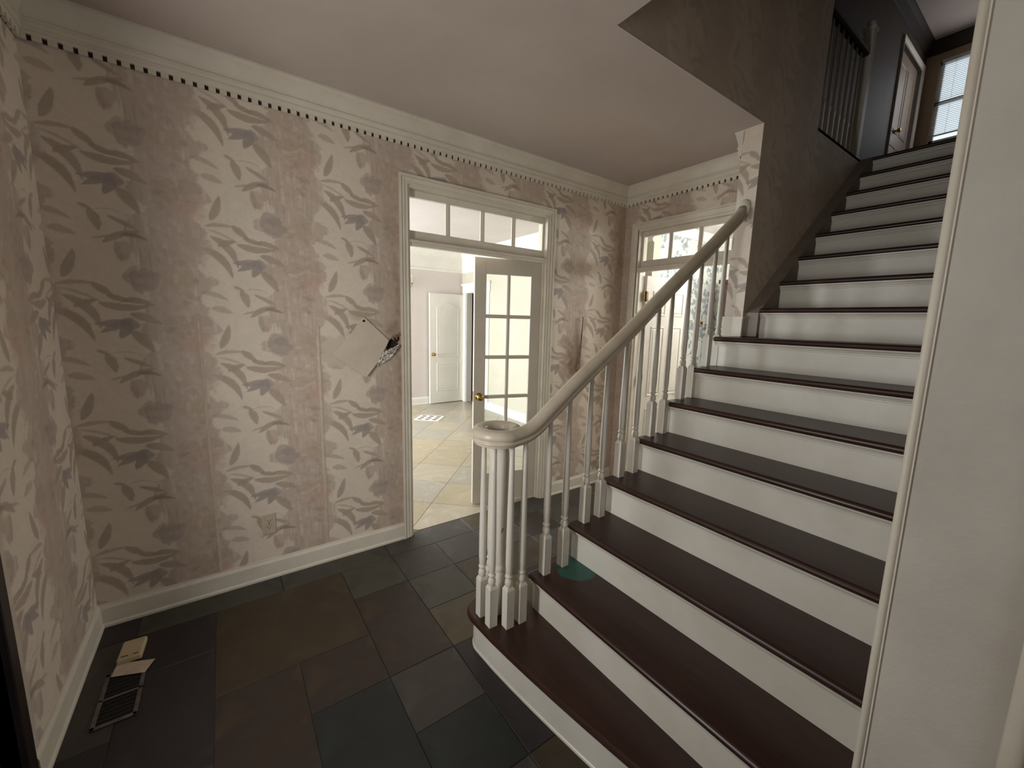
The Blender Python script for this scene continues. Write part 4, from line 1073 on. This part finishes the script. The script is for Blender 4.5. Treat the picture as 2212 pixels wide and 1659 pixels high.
# diamond wall patch
p_ = empty('wall_patch', 'diamond shaped plasterboard patch covering a hole left of the wide doorway', 'wall patch', (1.33, 0, 1.39))
D = [(1.339, 1.585), (1.352, 1.580), (1.502, 1.437), (1.478, 1.392), (1.452, 1.345), (1.400, 1.270), (1.342, 1.203), (1.333, 1.205), (1.262, 1.262), (1.165, 1.335), (1.150, 1.365), (1.245, 1.455), (1.322, 1.568)]
lift = lambda z: .010+.022*max(0, (1.40-z)/.2)      # the lower half stands off the wall
b = MB(); b.rings([[(x-1.33, -lift(z)+.009, z-1.39) for x, z in D], [(x-1.33, -lift(z), z-1.39) for x, z in D], [((x-1.33)*.985, -lift(z)-.002, (z-1.39)*.985) for x, z in D]])
b.build('board', M_plate, p_)
b = MB(); b.lathe([(.001, 0), (.0085, 0), (.0085, .001), (.001, .0011)], 0, 0, 12); k = b.build('screw_hole', M_slot, p_); k.location = (.012, -.0122, .172); k.rotation_euler = (math.pi/2, 0, 0)
# crumpled foil strip
rs = random.Random(4); b = MB(); A = Vector((1.408, 0, 1.283)); B_ = Vector((1.566, 0, 1.405)); n1, n2 = 26, 8; vs = []; fs = []
for i in range(n1+1):
    for j in range(n2+1):
        t = i/n1; wv = (.010+.020*math.sin(math.pi*min(1, t*1.15)))*(j/n2-.5)*2
        p = A.lerp(B_, t)+Vector((-.61, 0, .79))*wv
        vs.append((p.x-1.33+rs.uniform(-.002, .002), -.016-rs.uniform(0, .013)*(1-abs(j/n2-.5)*1.2), p.z-1.39+rs.uniform(-.002, .002)))
for i in range(n1):
    for j in range(n2): a = i*(n2+1)+j; fs.append((a, a+1, a+n2+2, a+n2+1))
b.add(vs, fs); b.build('foil', M_foil, p_)
# ragged gypsum crumbs round the hole
b = MB()
for k in range(40):
    i = rs.randrange(len(HOLE)); x, z = HOLE[i]; x += rs.uniform(-.008, .008); z += rs.uniform(-.008, .008); r = rs.uniform(.003, .008)
    b.sphere((x-1.33, -.001, z-1.39), r, 6, 4)
tag(b.build('torn_edge', M_paper_dark, p_), kind='stuff')
# torn paper curl near the corner (left of wall B)
b = MB(); n = 14; R = []
for k in range(n+1):
    t = k/n; z = 1.64-.50*t; w = .004+.075*t**1.5; R.append([(3.272+.004*math.sin(k*1.7), -.0175-.004*t, z), (3.272-w*.4, -.030-.012*t, z), (3.272-w*.8, -.022-.006*t, z+.004)])
vs = [p for r in R for p in r]; fs = []
for k in range(n):
    for i in range(2): a = k*3+i; fs.append((a, a+1, a+4, a+3))
b.add(vs, fs, True); o = tag(b.build('peeled_wallpaper', M_paper_dark), 'long torn curl of brown backed wallpaper between the two doorways', 'peeling paper')
md = o.modifiers.new('thickness', 'SOLIDIFY'); md.thickness = .0008
b = MB()
for s_, z0, z1 in ((.500, .125, 1.55), (1.0715, .135, 1.53)):
    R = []; n = 30
    for k in range(n+1):
        z = z0+(z1-z0)*k/n; l = (.0025+.0016*math.sin(k*1.9)+.001*math.sin(k*.7))*min(1, (z1-z)/.1+.1)
        R.append([(s_-.001, -.001, z), (s_-.002, -.002-l, z), (s_+.005, -.0035-l*.8, z), (s_+.012, -.002, z)])
    vs = [p for r in R for p in r]; fs = []
    for k in range(n):
        for i in range(3): a = k*4+i; fs.append((a, a+1, a+5, a+4))
    b.add(vs, fs, True)
b.build('lifted_seam', M_paper_plain, wall_back)
# floor register by the left baseboard with torn tape, and the small device
r_ = empty('floor_vent', 'open dark floor register by the left baseboard', 'floor vent', (.158, -.555, 0))
b = MB(); fx, fy = .068, .150
for a0, a1 in (((-fx, -fy, 0), (fx, -fy+.016, .005)), ((-fx, fy-.016, 0), (fx, fy, .005)), ((-fx, -fy, 0), (-fx+.014, fy, .005)), ((fx-.014, -fy, 0), (fx, fy, .005)), ((-fx, -.008, 0), (fx, .004, .005))): b.bbox(a0, a1, .0015)
b.build('frame', M_vent, r_)
b = MB(); b.box((-fx+.01, -fy+.01, -.0005), (fx-.01, fy-.01, .0012)); b.build('opening', M_slot, r_)
lv = MB(); lv.box((-fx+.014, -.0012, .001), (fx-.014, .0012, .0035)); me = lv.mesh('louvre'); me.materials.append(M_dark)
for k in range(12):
    y = -fy+.028+k*.0225; link_mesh('louvre', me, r_, (0, y, 0))
b = MB(); q4 = [(.117, -.352), (.252, -.407), (.224, -.475), (.108, -.429)]
R = [[(x, y, z) for x, y in q4] for z in (.0055, .0068)]; b.rings(R)
tag(b.build('paper_scrap', M_paper_plain), 'pale scrap of paper lying across the end of the open floor vent', 'paper scrap')
dv = empty('plastic_device', 'small square yellowed plastic box with two slots lying near the left corner', 'alarm box', (.162, -.302, .0), math.radians(-3))
b = MB(); b.bbox((-.043, -.066, 0.002), (.043, .066, .030), .006); b.build('case', M_device, dv)
b = MB(); b.box((-.030, -.052, .0302), (-.005, -.046, .0308)); b.box((.012, -.052, .0302), (.030, -.047, .0308)); b.build('slots', M_slot, dv)
